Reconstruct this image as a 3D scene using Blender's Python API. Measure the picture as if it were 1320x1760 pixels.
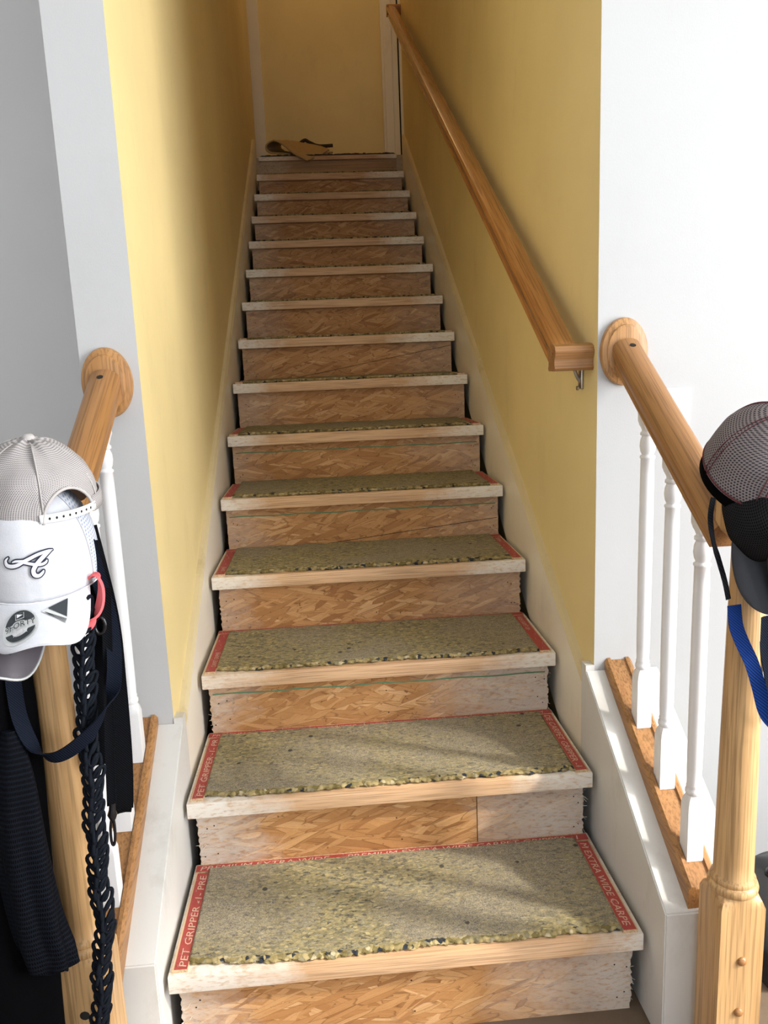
import bpy, bmesh, math, random
from mathutils import Vector, Matrix, noise
random.seed(7)
for o in list(bpy.data.objects):
    bpy.data.objects.remove(o)
S = bpy.context.scene
COL = S.collection

# ------------------------------------------------------------------ camera
CAM = Vector((0.34751, -1.26428, 1.09375))
F_PX = 1330.125
CR = Vector((0.99613, -0.07573, -0.04052)).normalized()
CF = Vector((0.06694, 0.97963, -0.18933)).normalized()
def _orth():
    yaw, pit, rol = [math.radians(a) for a in (3.90887, -10.91354, -2.36495)]
    f = Vector((math.sin(yaw) * math.cos(pit), math.cos(yaw) * math.cos(pit), math.sin(pit)))
    r = Vector((math.cos(yaw), -math.sin(yaw), 0))
    u = r.cross(f)
    return r * math.cos(rol) + u * math.sin(rol), u * math.cos(rol) - r * math.sin(rol), f
CR, CU, CF = _orth()
cd = bpy.data.cameras.new('camera')
cd.sensor_fit = 'HORIZONTAL'; cd.sensor_width = 36.0; cd.lens = 36.0 * F_PX / 1320.0
cd.clip_start = 0.02
cam = bpy.data.objects.new('camera', cd)
cam.matrix_world = Matrix(((CR.x, CU.x, -CF.x, CAM.x), (CR.y, CU.y, -CF.y, CAM.y), (CR.z, CU.z, -CF.z, CAM.z), (0, 0, 0, 1)))
COL.objects.link(cam); S.camera = cam
def P(px, py, Y):
    """point of the photograph's pixel (px, py) that stands at depth Y in the room"""
    d = CF + CR * ((px - 660) / F_PX) - CU * ((py - 880) / F_PX)
    return CAM + d * ((Y - CAM.y) / d.y)

# ------------------------------------------------------------------ world, sun, window light, exposure
W = bpy.data.worlds.new('sky'); S.world = W; W.use_nodes = True
wn = W.node_tree.nodes; wn['Background'].inputs[0].default_value = (0.62, 0.78, 1.0, 1); wn['Background'].inputs[1].default_value = 1.0
def add_light(name, kind, energy, color, loc=(0, 0, 0), direction=(0, 0, -1), **kw):
    l = bpy.data.lights.new(name, kind); l.energy = energy; l.color = color
    for k, v in kw.items(): setattr(l, k, v)
    o = bpy.data.objects.new(name, l); o.location = loc
    o.rotation_euler = Vector(direction).to_track_quat('-Z', 'Y').to_euler()
    COL.objects.link(o); return o
add_light('sun', 'SUN', 4.0, (1.0, 0.94, 0.84), direction=(-1, 0.44, -0.85), angle=math.radians(4.0))
add_light('daylight_side_window', 'AREA', 270, (0.99, 0.99, 1.0), (3.46, -1.75, 1.47), (-1, 0.0, -0.05), shape='RECTANGLE', size=2.0, size_y=2.75)
add_light('daylight_rear_window', 'AREA', 31, (0.99, 0.985, 0.97), (0.6, -3.72, 1.2), (0, 1, 0.02), shape='RECTANGLE', size=2.9, size_y=2.2)
S.view_settings.view_transform = 'Standard'
try: S.view_settings.look = 'None'
except Exception: pass
S.view_settings.exposure = 0.0
S.cycles.caustics_reflective = False
S.cycles.caustics_refractive = False
S.cycles.max_bounces = 7
S.cycles.diffuse_bounces = 5
S.cycles.glossy_bounces = 3
S.view_settings.gamma = 1.0
S.view_settings.use_curve_mapping = False

# ------------------------------------------------------------------ helpers
def link(o, parent=None):
    COL.objects.link(o)
    if parent is not None: o.parent = parent
    return o
def tag(o, label=None, cat=None, group=None, kind=None):
    if label: o['label'] = label
    if cat: o['category'] = cat
    if group: o['group'] = group
    if kind: o['kind'] = kind
    return o
def empty(name, loc=(0, 0, 0), label=None, cat=None, group=None):
    o = bpy.data.objects.new(name, None); o.location = loc; o.empty_display_size = 0.05
    link(o); return tag(o, label, cat, group)
def mesh(name, v, f, mats, parent=None, smooth=False, sharp=40, fm=None, uv=None, loc=None):
    me = bpy.data.meshes.new(name)
    me.from_pydata([tuple(p) for p in v], [], f)
    for m in (mats if isinstance(mats, (list, tuple)) else [mats]): me.materials.append(m)
    if fm:
        for p, i in zip(me.polygons, fm): p.material_index = i
    if uv:
        L = me.uv_layers.new(name='UVMap')
        for lp in me.loops: L.data[lp.index].uv = uv[lp.vertex_index]
    me.update()
    if smooth:
        me.shade_smooth()
        if sharp: me.set_sharp_from_angle(angle=math.radians(sharp))
    o = bpy.data.objects.new(name, me)
    if loc is not None: o.location = loc
    return link(o, parent)
class MB:
    """collects shapes of ONE mesh"""
    def __init__(s): s.v = []; s.f = []; s.m = []
    def add(s, v, f, mi=0):
        b = len(s.v); s.v += [Vector(p) for p in v]; s.f += [tuple(i + b for i in q) for q in f]; s.m += [mi] * len(f); return s
    def box(s, x0, x1, y0, y1, z0, z1, mi=0, bev=0.0):
        bm = bmesh.new()
        bmesh.ops.create_cube(bm, size=1)
        for q in bm.verts: q.co = Vector(((x0 + x1) / 2 + q.co.x * (x1 - x0), (y0 + y1) / 2 + q.co.y * (y1 - y0), (z0 + z1) / 2 + q.co.z * (z1 - z0)))
        if bev: bmesh.ops.bevel(bm, geom=bm.edges[:], offset=bev, segments=2, affect='EDGES', profile=0.6)
        bm.verts.index_update()
        s.add([q.co.copy() for q in bm.verts], [tuple(q.index for q in fc.verts) for fc in bm.faces], mi); bm.free(); return s
    def sweep(s, path, prof, caps=True, up=Vector((0, 0, 1)), mi=0, scale=None):
        """profile (a, b) swept along a path; a along side, b along up"""
        n = len(path); k = len(prof); vv = []
        path = [Vector(p) for p in path]
        for i in range(n):
            t = (path[min(i + 1, n - 1)] - path[max(i - 1, 0)]).normalized()
            sd = t.cross(up)
            if sd.length < 1e-4: sd = t.cross(Vector((0, 1, 0)))
            sd.normalize(); uu = sd.cross(t)
            c = scale[i] if scale else 1
            for a, b in prof: vv.append(path[i] + sd * a * c + uu * b * c)
        ff = [(i * k + j, i * k + (j + 1) % k, (i + 1) * k + (j + 1) % k, (i + 1) * k + j) for i in range(n - 1) for j in range(k)]
        if caps: ff += [tuple(range(k))[::-1], tuple((n - 1) * k + j for j in range(k))]
        return s.add(vv, ff, mi)
    def tube(s, path, r, seg=8, mi=0, caps=True, scale=None):
        """round tube with a frame carried along the path"""
        path = [Vector(p) for p in path]; n = len(path); vv = []
        t0 = (path[1] - path[0]).normalized(); a = t0.orthogonal().normalized()
        for i in range(n):
            t = (path[min(i + 1, n - 1)] - path[max(i - 1, 0)]).normalized()
            a = (a - t * a.dot(t)).normalized(); b = t.cross(a)
            rr = r * (scale[i] if scale else 1)
            for j in range(seg):
                w = 2 * math.pi * j / seg
                vv.append(path[i] + a * math.cos(w) * rr + b * math.sin(w) * rr)
        ff = [(i * seg + j, i * seg + (j + 1) % seg, (i + 1) * seg + (j + 1) % seg, (i + 1) * seg + j) for i in range(n - 1) for j in range(seg)]
        if caps: ff += [tuple(range(seg))[::-1], tuple((n - 1) * seg + j for j in range(seg))]
        return s.add(vv, ff, mi)
    def rings(s, rings, seg=32, c=(0, 0), mi=0):
        """rings = (z, half size, 0 round .. 1 square)"""
        vv = []
        for z, h, q in rings:
            for j in range(seg):
                w = 2 * math.pi * j / seg; cw, sw = math.cos(w), math.sin(w)
                r = h * ((1 - q) + q / max(abs(cw), abs(sw)))
                vv.append((c[0] + r * cw, c[1] + r * sw, z))
        n = len(rings)
        ff = [(i * seg + j, i * seg + (j + 1) % seg, (i + 1) * seg + (j + 1) % seg, (i + 1) * seg + j) for i in range(n - 1) for j in range(seg)]
        ff += [tuple(range(seg))[::-1], tuple((n - 1) * seg + j for j in range(seg))]
        return s.add(vv, ff, mi)
    def build(s, name, mats, parent=None, smooth=False, sharp=40, loc=None):
        return mesh(name, s.v, s.f, mats, parent, smooth, sharp, s.m, loc=loc)
def spline(pts, n=8):
    """Catmull-Rom through the points"""
    pts = [Vector(p) for p in pts]; out = []
    for i in range(len(pts) - 1):
        a = pts[max(i - 1, 0)]; b = pts[i]; c = pts[i + 1]; d = pts[min(i + 2, len(pts) - 1)]
        for k in range(n):
            t = k / n
            out.append(0.5 * ((2 * b) + (c - a) * t + (2 * a - 5 * b + 4 * c - d) * t * t + (3 * b - a - 3 * c + d) * t ** 3))
    out.append(pts[-1]); return out
def strap_mesh(pts, sides, width, thick=0.0018, n=8, mb=None):
    """flat band through pts; sides give the direction of its width"""
    path = spline(pts, n); sd = spline(sides, n); m = len(path); vv = []
    for i in range(m):
        t = (path[min(i + 1, m - 1)] - path[max(i - 1, 0)]).normalized()
        a = (sd[i] - t * sd[i].dot(t)).normalized(); b = t.cross(a)
        for x, y in ((-1, -1), (-0.92, -1), (0.92, -1), (1, -1), (1, 1), (0.92, 1), (-0.92, 1), (-1, 1)):
            vv.append(path[i] + a * x * width / 2 + b * y * thick / 2 * (1.0 if abs(x) == 1 else 0.8))
    k = 8
    ff = [(i * k + j, i * k + (j + 1) % k, (i + 1) * k + (j + 1) % k, (i + 1) * k + j) for i in range(m - 1) for j in range(k)]
    ff += [tuple(range(k))[::-1], tuple((m - 1) * k + j for j in range(k))]
    mb = mb or MB(); mb.add(vv, ff); return mb
def text_mesh(txt, size=1.0, shear=0.0):
    """flat lettering as (vertices, faces) in 2-D"""
    cu = bpy.data.curves.new('lettering', 'FONT'); cu.body = txt; cu.size = size; cu.shear = shear; cu.resolution_u = 2
    ob = bpy.data.objects.new('lettering', cu); COL.objects.link(ob)
    me = ob.evaluated_get(bpy.context.evaluated_depsgraph_get()).to_mesh()
    v = [q.co.copy() for q in me.vertices]; f = [tuple(p.vertices) for p in me.polygons]
    bpy.data.objects.remove(ob); bpy.data.curves.remove(cu)
    return v, f

# ------------------------------------------------------------------ materials
class Nd:
    def __init__(s, name, rough=0.6, spec=0.3):
        s.mat = bpy.data.materials.new(name); s.mat.use_nodes = True
        s.t = s.mat.node_tree; s.b = s.t.nodes['Principled BSDF']
        s.b.inputs['Roughness'].default_value = rough; s.b.inputs['Specular IOR Level'].default_value = spec
    def n(s, kind, **kw):
        nd = s.t.nodes.new(kind)
        for k, v in kw.items():
            if k in nd.inputs.keys() or isinstance(k, int): nd.inputs[k].default_value = v
            else: setattr(nd, k, v)
        return nd
    def l(s, a, b): s.t.links.new(a, b)
    def coord(s, scale=(1, 1, 1), rot=(0, 0, 0), rnd=False, kind='Object'):
        tc = s.n('ShaderNodeTexCoord'); mp = s.n('ShaderNodeMapping')
        src = tc.outputs[kind]
        if rnd:
            oi = s.n('ShaderNodeObjectInfo'); mu = s.n('ShaderNodeVectorMath', operation='ADD')
            sc = s.n('ShaderNodeMath', operation='MULTIPLY'); sc.inputs[1].default_value = 37.0
            s.l(oi.outputs['Random'], sc.inputs[0]); s.l(src, mu.inputs[0]); s.l(sc.outputs[0], mu.inputs[1]); src = mu.outputs[0]
        s.l(src, mp.inputs[0]); mp.inputs['Scale'].default_value = scale; mp.inputs['Rotation'].default_value = rot
        return mp.outputs[0]
    def noise(s, vec, scale, detail=4, rough=0.55, out='Fac', dist=0.0):
        q = s.n('ShaderNodeTexNoise'); s.l(vec, q.inputs['Vector']); q.inputs['Scale'].default_value = scale
        q.inputs['Detail'].default_value = detail; q.inputs['Roughness'].default_value = rough; q.inputs['Distortion'].default_value = dist
        return q.outputs[out]
    def vor(s, vec, scale, out='Color', feature='F1', rnd=1.0):
        q = s.n('ShaderNodeTexVoronoi'); q.feature = feature; s.l(vec, q.inputs['Vector']); q.inputs['Scale'].default_value = scale
        q.inputs['Randomness'].default_value = rnd; return q.outputs[out]
    def ramp(s, fac, stops, interp='LINEAR'):
        q = s.n('ShaderNodeValToRGB'); q.color_ramp.interpolation = interp; e = q.color_ramp.elements
        while len(e) < len(stops): e.new(0.5)
        for k, (p, c) in zip(e, stops):
            k.position = p; k.color = (c, c, c, 1) if isinstance(c, (int, float)) else (*c, 1)
        s.l(fac, q.inputs[0]); return q.outputs[0]
    def mix(s, fac, a, b, kind='MIX'):
        q = s.n('ShaderNodeMix', data_type='RGBA', blend_type=kind)
        for i, x in ((0, fac), (6, a), (7, b)):
            if isinstance(x, (int, float)): q.inputs[i].default_value = x
            elif isinstance(x, tuple): q.inputs[i].default_value = (*x, 1)
            else: s.l(x, q.inputs[i])
        return q.outputs[2]
    def math(s, op, a, b=0.0, clamp=False):
        q = s.n('ShaderNodeMath', operation=op); q.use_clamp = clamp
        for i, x in ((0, a), (1, b)):
            if isinstance(x, (int, float)): q.inputs[i].default_value = x
            else: s.l(x, q.inputs[i])
        return q.outputs[0]
    def sep(s, vec):
        q = s.n('ShaderNodeSeparateXYZ'); s.l(vec, q.inputs[0]); return q.outputs
    def color(s, c):
        if isinstance(c, tuple): s.b.inputs['Base Color'].default_value = (*c, 1)
        else: s.l(c, s.b.inputs['Base Color'])
        return s
    def bump(s, h, strength=0.3, dist=0.002):
        q = s.n('ShaderNodeBump'); q.inputs['Strength'].default_value = strength; q.inputs['Distance'].default_value = dist
        s.l(h, q.inputs['Height']); s.l(q.outputs[0], s.b.inputs['Normal']); return s
def paint(name, c, rough=0.55, var=0.06, bump=0.15, scuff=0.0, scuff_col=(0.30, 0.27, 0.2)):
    m = Nd(name, rough); v = m.coord()
    n1 = m.noise(v, 2.2, 5); lo = tuple(x * (1 - var) for x in c); hi = tuple(min(1, x * (1 + var)) for x in c)
    col = m.mix(m.ramp(n1, [(0.3, 0.0), (0.7, 1.0)]), lo, hi)
    if scuff:
        w = m.coord((1, 1, 0.45)); n2 = m.noise(w, 9, 6, 0.7)
        col = m.mix(m.math('MULTIPLY', m.ramp(n2, [(0.55, 0.0), (0.78, 1.0)]), scuff), col, scuff_col)
        n3 = m.noise(m.coord((14, 14, 3)), 6, 2); col = m.mix(m.ramp(n3, [(0.76, 0.0), (0.80, scuff)]), col, scuff_col)
    m.color(col); m.bump(m.noise(v, 260, 3), bump, 0.0006); return m.mat
M = {}
M['yellow'] = paint('yellow_wall_paint', (0.775, 0.63, 0.31), 0.5, 0.05, 0.2, 0.3, (0.56, 0.44, 0.22))
M['wall_white'] = paint('white_wall_paint', (0.46, 0.463, 0.46), 0.6, 0.02, 0.25, 0.06)
M['wall_grey'] = paint('pale_grey_wall_paint', (0.48, 0.485, 0.485), 0.6, 0.03, 0.25, 0.08)
M['wall_room'] = paint('pale_room_paint', (0.68, 0.68, 0.68), 0.6, 0.02)
M['ceiling'] = paint('ceiling_paint', (0.82, 0.82, 0.80), 0.8, 0.02)
M['trim'] = paint('cream_trim_paint', (0.82, 0.76, 0.64), 0.35, 0.03, 0.1, 0.25, (0.42, 0.38, 0.30))
M['curb'] = paint('off_white_curb_paint', (0.63, 0.62, 0.585), 0.4, 0.05, 0.12, 0.5, (0.42, 0.39, 0.34))
M['skirt_edge'] = paint('yellowed_skirt_edge', (0.60, 0.50, 0.30), 0.5, 0.08, 0.3, 0.6, (0.32, 0.24, 0.10))
M['gloss_white'] = paint('gloss_white_baluster_paint', (0.76, 0.76, 0.76), 0.25, 0.01, 0.05)
M['plastic_white'] = paint('white_plastic', (0.80, 0.80, 0.79), 0.35, 0.01, 0.0)
M['dark_gap'] = paint('dark_recess', (0.02, 0.018, 0.015), 0.9, 0.0)
def wood(name, light, dark, axis, rough=0.38, scale=1.0, rnd=True, ends=None):
    """grain runs along axis 0/1/2"""
    m = Nd(name, rough, 0.4)
    sc = [26 * scale] * 3; sc[axis] = 1.1 * scale
    v = m.coord(tuple(sc), rnd=rnd)
    n1 = m.noise(v, 1.0, 4, 0.6, dist=1.2)
    col = m.mix(m.ramp(n1, [(0.32, 0.0), (0.68, 1.0)]), dark, light)
    s2 = [260 * scale] * 3; s2[axis] = 5 * scale
    n2 = m.noise(m.coord(tuple(s2), rnd=rnd), 1.0, 2)
    col = m.mix(m.ramp(n2, [(0.48, 0.0), (0.62, 0.75)]), col, tuple(x * 0.5 for x in dark))
    s3 = [5 * scale] * 3; s3[axis] = 0.7 * scale
    col = m.mix(m.math('MULTIPLY', m.noise(m.coord(tuple(s3), rnd=rnd), 1.0, 2), 0.35), col, tuple(min(1, x * 1.35) for x in light))
    if ends: col = ends(m, col)
    m.color(col); m.bump(n2, 0.12, 0.0008); return m.mat
OAK_L, OAK_D = (0.37, 0.188, 0.070), (0.25, 0.113, 0.036)
M['oak_y'] = wood('oak_grain_along_rail', OAK_L, OAK_D, 1)
M['oak_x'] = wood('oak_grain_across', OAK_L, OAK_D, 0)
M['oak_z'] = wood('oak_grain_upright', (0.55, 0.345, 0.160), (0.40, 0.225, 0.090), 2)
M['oak_rose'] = wood('oak_rosette', (0.47, 0.255, 0.098), (0.33, 0.155, 0.050), 2)
M['oak_hall'] = wood('varnished_oak_wall_rail', (0.42, 0.195, 0.060), (0.29, 0.120, 0.032), 1, 0.22)
def overspray(lo, hi, soft, col_paint, amount=0.92):
    """old wall paint that ran onto both ends of a board"""
    def fn(m, col):
        tc = m.n('ShaderNodeTexCoord'); x = m.sep(tc.outputs['Object'])[0]
        oi = m.n('ShaderNodeObjectInfo')
        nz = m.noise(m.coord((5, 5, 9), rnd=True), 1.0, 6, 0.7)
        xx = m.math('ADD', x, m.math('MULTIPLY', m.math('SUBTRACT', nz, 0.5), 0.42))
        sh = m.math('MULTIPLY', m.math('SUBTRACT', oi.outputs['Random'], 0.5), 0.14)
        xx = m.math('ADD', xx, sh)
        a = m.ramp(xx, [(lo, 1.0), (lo + soft, 0.0)]); b = m.ramp(xx, [(hi - soft, 0.0), (hi, 1.0)])
        k = m.math('MULTIPLY', m.math('MAXIMUM', a, b), amount)
        fine = m.noise(m.coord((60, 60, 160), rnd=True), 1.0, 3)
        k = m.math('MULTIPLY', k, m.ramp(fine, [(0.30, 0.35), (0.50, 1.0)]))
        return m.mix(k, col, col_paint)
    return fn
M['pine'] = wood('pine_tread_lumber', (0.64, 0.42, 0.245), (0.49, 0.285, 0.145), 0, 0.6, 1.5, True, overspray(0.04, 0.84, 0.16, (0.80, 0.76, 0.68)))
def osb(name, amount):
    m = Nd(name, 0.62, 0.25)
    col = None; hts = None
    base = m.noise(m.coord((9, 9, 9), rnd=True), 1.0, 3)
    col = m.mix(base, (0.33, 0.150, 0.050), (0.50, 0.26, 0.10))
    for k, (ang, sx, sz, off) in enumerate(((6, 9, 60, 0.40), (-28, 10, 66, 0.55), (38, 11, 70, 0.62), (-10, 8, 75, 0.50), (20, 12, 82, 0.60))):
        mp0 = m.coord((1, 1, 1), (0, math.radians(ang), 0), rnd=True)
        mp = m.n('ShaderNodeMapping'); m.l(mp0, mp.inputs[0]); mp.inputs['Scale'].default_value = (sx, 1, sz); mp.inputs['Location'].default_value = (k * 7.3, k * 3.1, k * 5.7)
        wob = m.noise(mp.outputs[0], 0.5, 2, out='Color')
        va = m.n('ShaderNodeVectorMath', operation='MULTIPLY_ADD'); m.l(wob, va.inputs[0]); va.inputs[1].default_value = (0.9, 0, 0.9); m.l(mp.outputs[0], va.inputs[2])
        c = m.vor(va.outputs[0], 1.0)
        r, g, b = m.sep(c)
        flake = m.ramp(g, [(0.0, (0.29, 0.125, 0.042)), (0.22, (0.43, 0.210, 0.076)), (0.6, (0.51, 0.268, 0.104)), (0.88, (0.58, 0.325, 0.137)), (1.0, (0.68, 0.41, 0.20))])
        st = m.n('ShaderNodeMapping'); m.l(mp0, st.inputs[0]); st.inputs['Scale'].default_value = (12, 1, 420)
        fib = m.noise(st.outputs[0], 1.0, 2); flake = m.mix(m.ramp(fib, [(0.35, 0.35), (0.65, 0.0)]), flake, (0.30, 0.14, 0.05))
        mask = m.ramp(r, [(off, 0.0), (off + 0.02, 1.0)])
        if k in (0, 3, 4):      # dark line round each flake
            ed = m.vor(va.outputs[0], 1.0, 'Distance', 'DISTANCE_TO_EDGE')
            flake = m.mix(m.ramp(ed, [(0.012, 0.65), (0.05, 0.0)]), flake, (0.15, 0.06, 0.018))
        col = m.mix(m.math('MULTIPLY', mask, 0.92), col, flake)
        h = m.math('MULTIPLY', mask, b)
        hts = h if hts is None else m.math('MAXIMUM', hts, h)
    spots = m.noise(m.coord((70, 70, 70), rnd=True), 1.0, 3); col = m.mix(m.ramp(spots, [(0.68, 0.0), (0.74, 0.8)]), col, (0.12, 0.06, 0.025))
    ck = m.noise(m.coord((26, 26, 190), rnd=True), 1.0, 5, 0.75, dist=1.5); col = m.mix(m.ramp(ck, [(0.490, 0.0), (0.50, 0.6), (0.510, 0.0)]), col, (0.16, 0.07, 0.022))
    col = overspray(-0.12, 0.90, 0.30, (0.60, 0.55, 0.485), amount)(m, col)
    m.color(col); m.bump(hts, 0.5, 0.0016); return m.mat
M['osb'] = osb('strand_board_with_paint_haze', 0.80); M['osb_up'] = osb('strand_board', 0.34)
M['board'] = wood('plain_riser_board', (0.42, 0.26, 0.13), (0.34, 0.19, 0.085), 0, 0.6, 0.8, True, overspray(0.06, 0.84, 0.10, (0.55, 0.48, 0.36), 0.6))
def foam(name, edge=False):
    m = Nd(name, 0.95, 0.05)
    v = m.coord((1, 1, 1) if edge else (0.62, 1.25, 1), rnd=True)
    wob = m.noise(v, 60, 2, out='Color')
    va = m.n('ShaderNodeVectorMath', operation='MULTIPLY_ADD'); m.l(wob, va.inputs[0]); va.inputs[1].default_value = (0.012,) * 3; m.l(v, va.inputs[2])
    c = m.sep(m.vor(va.outputs[0], 105 if edge else 185))
    stops = [(0.0, (0.05, 0.05, 0.045)), (0.10, (0.15, 0.135, 0.075)), (0.30, (0.26, 0.215, 0.100)), (0.55, (0.33, 0.27, 0.125)), (0.8, (0.26, 0.24, 0.16)), (0.93, (0.46, 0.37, 0.17))]
    if edge: stops = [(0.0, (0.03, 0.035, 0.045)), (0.10, (0.18, 0.14, 0.055)), (0.30, (0.30, 0.235, 0.105)), (0.6, (0.40, 0.315, 0.155)), (0.85, (0.25, 0.215, 0.13)), (0.95, (0.48, 0.40, 0.25))]
    col = m.ramp(c[0], stops, 'CONSTANT')
    d = m.vor(va.outputs[0], 105 if edge else 185, 'Distance')
    col = m.mix(m.ramp(d, [(0.35, 0.0), (0.75, 0.45)]), col, (0.10, 0.085, 0.04))
    if not edge:
        fz = m.noise(m.coord((240, 620, 400), rnd=True), 1.0, 3)
        col = m.mix(m.ramp(fz, [(0.4, 0.0), (0.72, 0.5)]), col, (0.45, 0.38, 0.24))
        big = m.noise(m.coord((3.2, 3.2, 3.2), rnd=True), 1.0, 3)
        grey = m.mix(m.ramp(m.noise(m.coord((420, 420, 420), rnd=True), 1.0, 2), [(0.3, 0.0), (0.7, 1.0)]), (0.10, 0.085, 0.065), (0.44, 0.385, 0.31))
        col = m.mix(m.ramp(big, [(0.42, 0.08), (0.62, 0.62)]), col, grey)
        sp = m.vor(m.coord((1, 1, 1), rnd=True), 42); sr = m.sep(sp)[0]
        sd = m.vor(m.coord((1, 1, 1), rnd=True), 42, 'Distance')
        blk = m.math('MULTIPLY', m.ramp(sr, [(0.95, 0.0), (0.96, 1.0)]), m.ramp(sd, [(0.20, 1.0), (0.28, 0.0)]))
        col = m.mix(m.math('MULTIPLY', blk, 0.8), col, (0.03, 0.03, 0.035))
    m.color(col); m.bump(m.math('ADD', c[1], m.noise(m.coord((1, 1, 1)), 500, 2)), 0.6, 0.0015); return m.mat
M['foam'] = foam('rebond_foam_top'); M['foam_edge'] = foam('rebond_foam_torn_edge', True)
def red_strip():
    m = Nd('red_printed_plywood_strip', 0.6); v = m.coord(rnd=True)
    n1 = m.noise(v, 55, 5, 0.7)
    col = m.mix(n1, (0.30, 0.040, 0.035), (0.44, 0.085, 0.065))
    col = m.mix(m.ramp(m.noise(v, 130, 4), [(0.62, 0.0), (0.75, 0.7)]), col, (0.52, 0.30, 0.20))
    m.color(col); return m.mat
M['red'] = red_strip()
M['ply'] = wood('strip_plywood_edge', (0.62, 0.45, 0.28), (0.48, 0.31, 0.17), 1, 0.7)
M['print'] = paint('pale_printed_letters', (0.62, 0.42, 0.31), 0.7, 0.12)
def plain(name, c, rough=0.6, metal=0.0, spec=0.3, bump=None):
    m = Nd(name, rough, spec); v = m.coord()
    n1 = m.noise(v, 40, 4); m.color(m.mix(n1, tuple(x * 0.85 for x in c), tuple(min(1, x * 1.15) for x in c)))
    m.b.inputs['Metallic'].default_value = metal
    if bump: m.bump(m.noise(v, bump, 3), 0.3, 0.0008)
    return m.mat
M['steel'] = plain('brushed_steel', (0.42, 0.39, 0.35), 0.35, 1.0)
M['strand'] = plain('pale_torn_strands', (0.60, 0.54, 0.46), 0.8)
M['green'] = plain('green_chalk_line', (0.10, 0.22, 0.12), 0.8)
M['carpet_brown'] = plain('brown_carpet', (0.15, 0.105, 0.07), 0.95, bump=500)
M['carpet_tan'] = plain('tan_carpet_face', (0.42, 0.29, 0.14), 0.95, bump=600)
M['carpet_back'] = plain('carpet_backing', (0.05, 0.04, 0.03), 0.95)
def webbing(name, c, rib=900, rough=0.75):
    m = Nd(name, rough, 0.06); v = m.coord()
    w = m.n('ShaderNodeTexWave'); m.l(v, w.inputs['Vector']); w.bands_direction = 'DIAGONAL'; w.inputs['Scale'].default_value = rib / 6.3; w.inputs['Distortion'].default_value = 0.4
    m.color(m.mix(w.outputs['Fac'], tuple(x * 0.6 for x in c), tuple(x * 1.3 for x in c))); m.bump(w.outputs['Fac'], 0.4, 0.0006); return m.mat
M['web_black'] = webbing('black_webbing', (0.005, 0.0055, 0.007))
M['web_navy'] = webbing('navy_black_webbing', (0.006, 0.0085, 0.016))
M['web_blue'] = webbing('royal_blue_webbing', (0.006, 0.026, 0.13))
M['cord'] = plain('black_paracord', (0.006, 0.008, 0.012), 0.7, spec=0.08, bump=900)
M['black_cloth'] = plain('black_cloth', (0.0018, 0.0018, 0.0022), 0.95, spec=0.03, bump=300)
M['black_gloss'] = plain('black_gloss_plastic', (0.010, 0.010, 0.012), 0.2, spec=0.5)
M['charcoal'] = plain('charcoal_twill', (0.040, 0.042, 0.048), 0.8, bump=900)
M['brim_grey'] = plain('smoky_grey_brim', (0.060, 0.052, 0.060), 0.5)
M['pink'] = plain('coral_pink_cotton', (0.70, 0.13, 0.14), 0.85, bump=700)
M['cap_white'] = plain('white_performance_fabric', (0.53, 0.54, 0.57), 0.6, bump=400)
M['stitch_navy'] = plain('navy_thread', (0.015, 0.018, 0.035), 0.7)
M['stitch_white'] = plain('white_thread', (0.62, 0.62, 0.66), 0.6)
M['stitch_red'] = plain('dark_red_thread', (0.11, 0.018, 0.025), 0.7)
M['silver'] = plain('silver_sticker_foil', (0.62, 0.64, 0.64), 0.3, 0.6)
M['sticker_black'] = plain('black_sticker', (0.03, 0.035, 0.04), 0.3)
def net(name, c, hole, pitch, size, rough=0.7, aspect=1.0, hexa=True):
    """woven net: round holes on a staggered grid, measured along the cloth"""
    m = Nd(name, rough, 0.05); tc = m.n('ShaderNodeTexCoord'); u, v, _ = m.sep(tc.outputs['UV'])
    a = m.math('DIVIDE', u, pitch); b = m.math('DIVIDE', v, pitch * aspect)
    if hexa: a = m.math('ADD', a, m.math('MULTIPLY', m.math('FLOOR', b), 0.5))
    fa = m.math('SUBTRACT', m.math('FRACT', a), 0.5); fb = m.math('SUBTRACT', m.math('FRACT', b), 0.5)
    d = m.math('SQRT', m.math('ADD', m.math('MULTIPLY', fa, fa), m.math('MULTIPLY', fb, fb)))
    k = m.ramp(d, [(size, 1.0), (size + 0.12, 0.0)])
    n1 = m.noise(m.coord(), 25, 4); base = m.mix(n1, tuple(x * 0.85 for x in c), tuple(min(1, x * 1.12) for x in c))
    m.color(m.mix(k, base, hole)); m.bump(m.math('SUBTRACT', 1.0, k), 0.5, 0.0008); return m.mat
M['net_pale'] = net('pale_grey_trucker_net', (0.44, 0.415, 0.40), (0.13, 0.12, 0.13), 0.0032, 0.24, aspect=0.75, hexa=False)
M['net_grey'] = net('grey_spacer_net', (0.235, 0.205, 0.205), (0.035, 0.03, 0.035), 0.0050, 0.25)
M['net_black'] = net('black_ribbed_net', (0.020, 0.020, 0.022), (0.004, 0.004, 0.004), 0.0040, 0.30, aspect=0.9)
M['net_navy'] = net('navy_black_laundry_net', (0.005, 0.0065, 0.010), (0.0012, 0.0012, 0.002), 0.0075, 0.30)
M['net_white'] = net('white_perforated_panel', (0.53, 0.545, 0.58), (0.25, 0.31, 0.42), 0.0060, 0.24, hexa=False)

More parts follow.
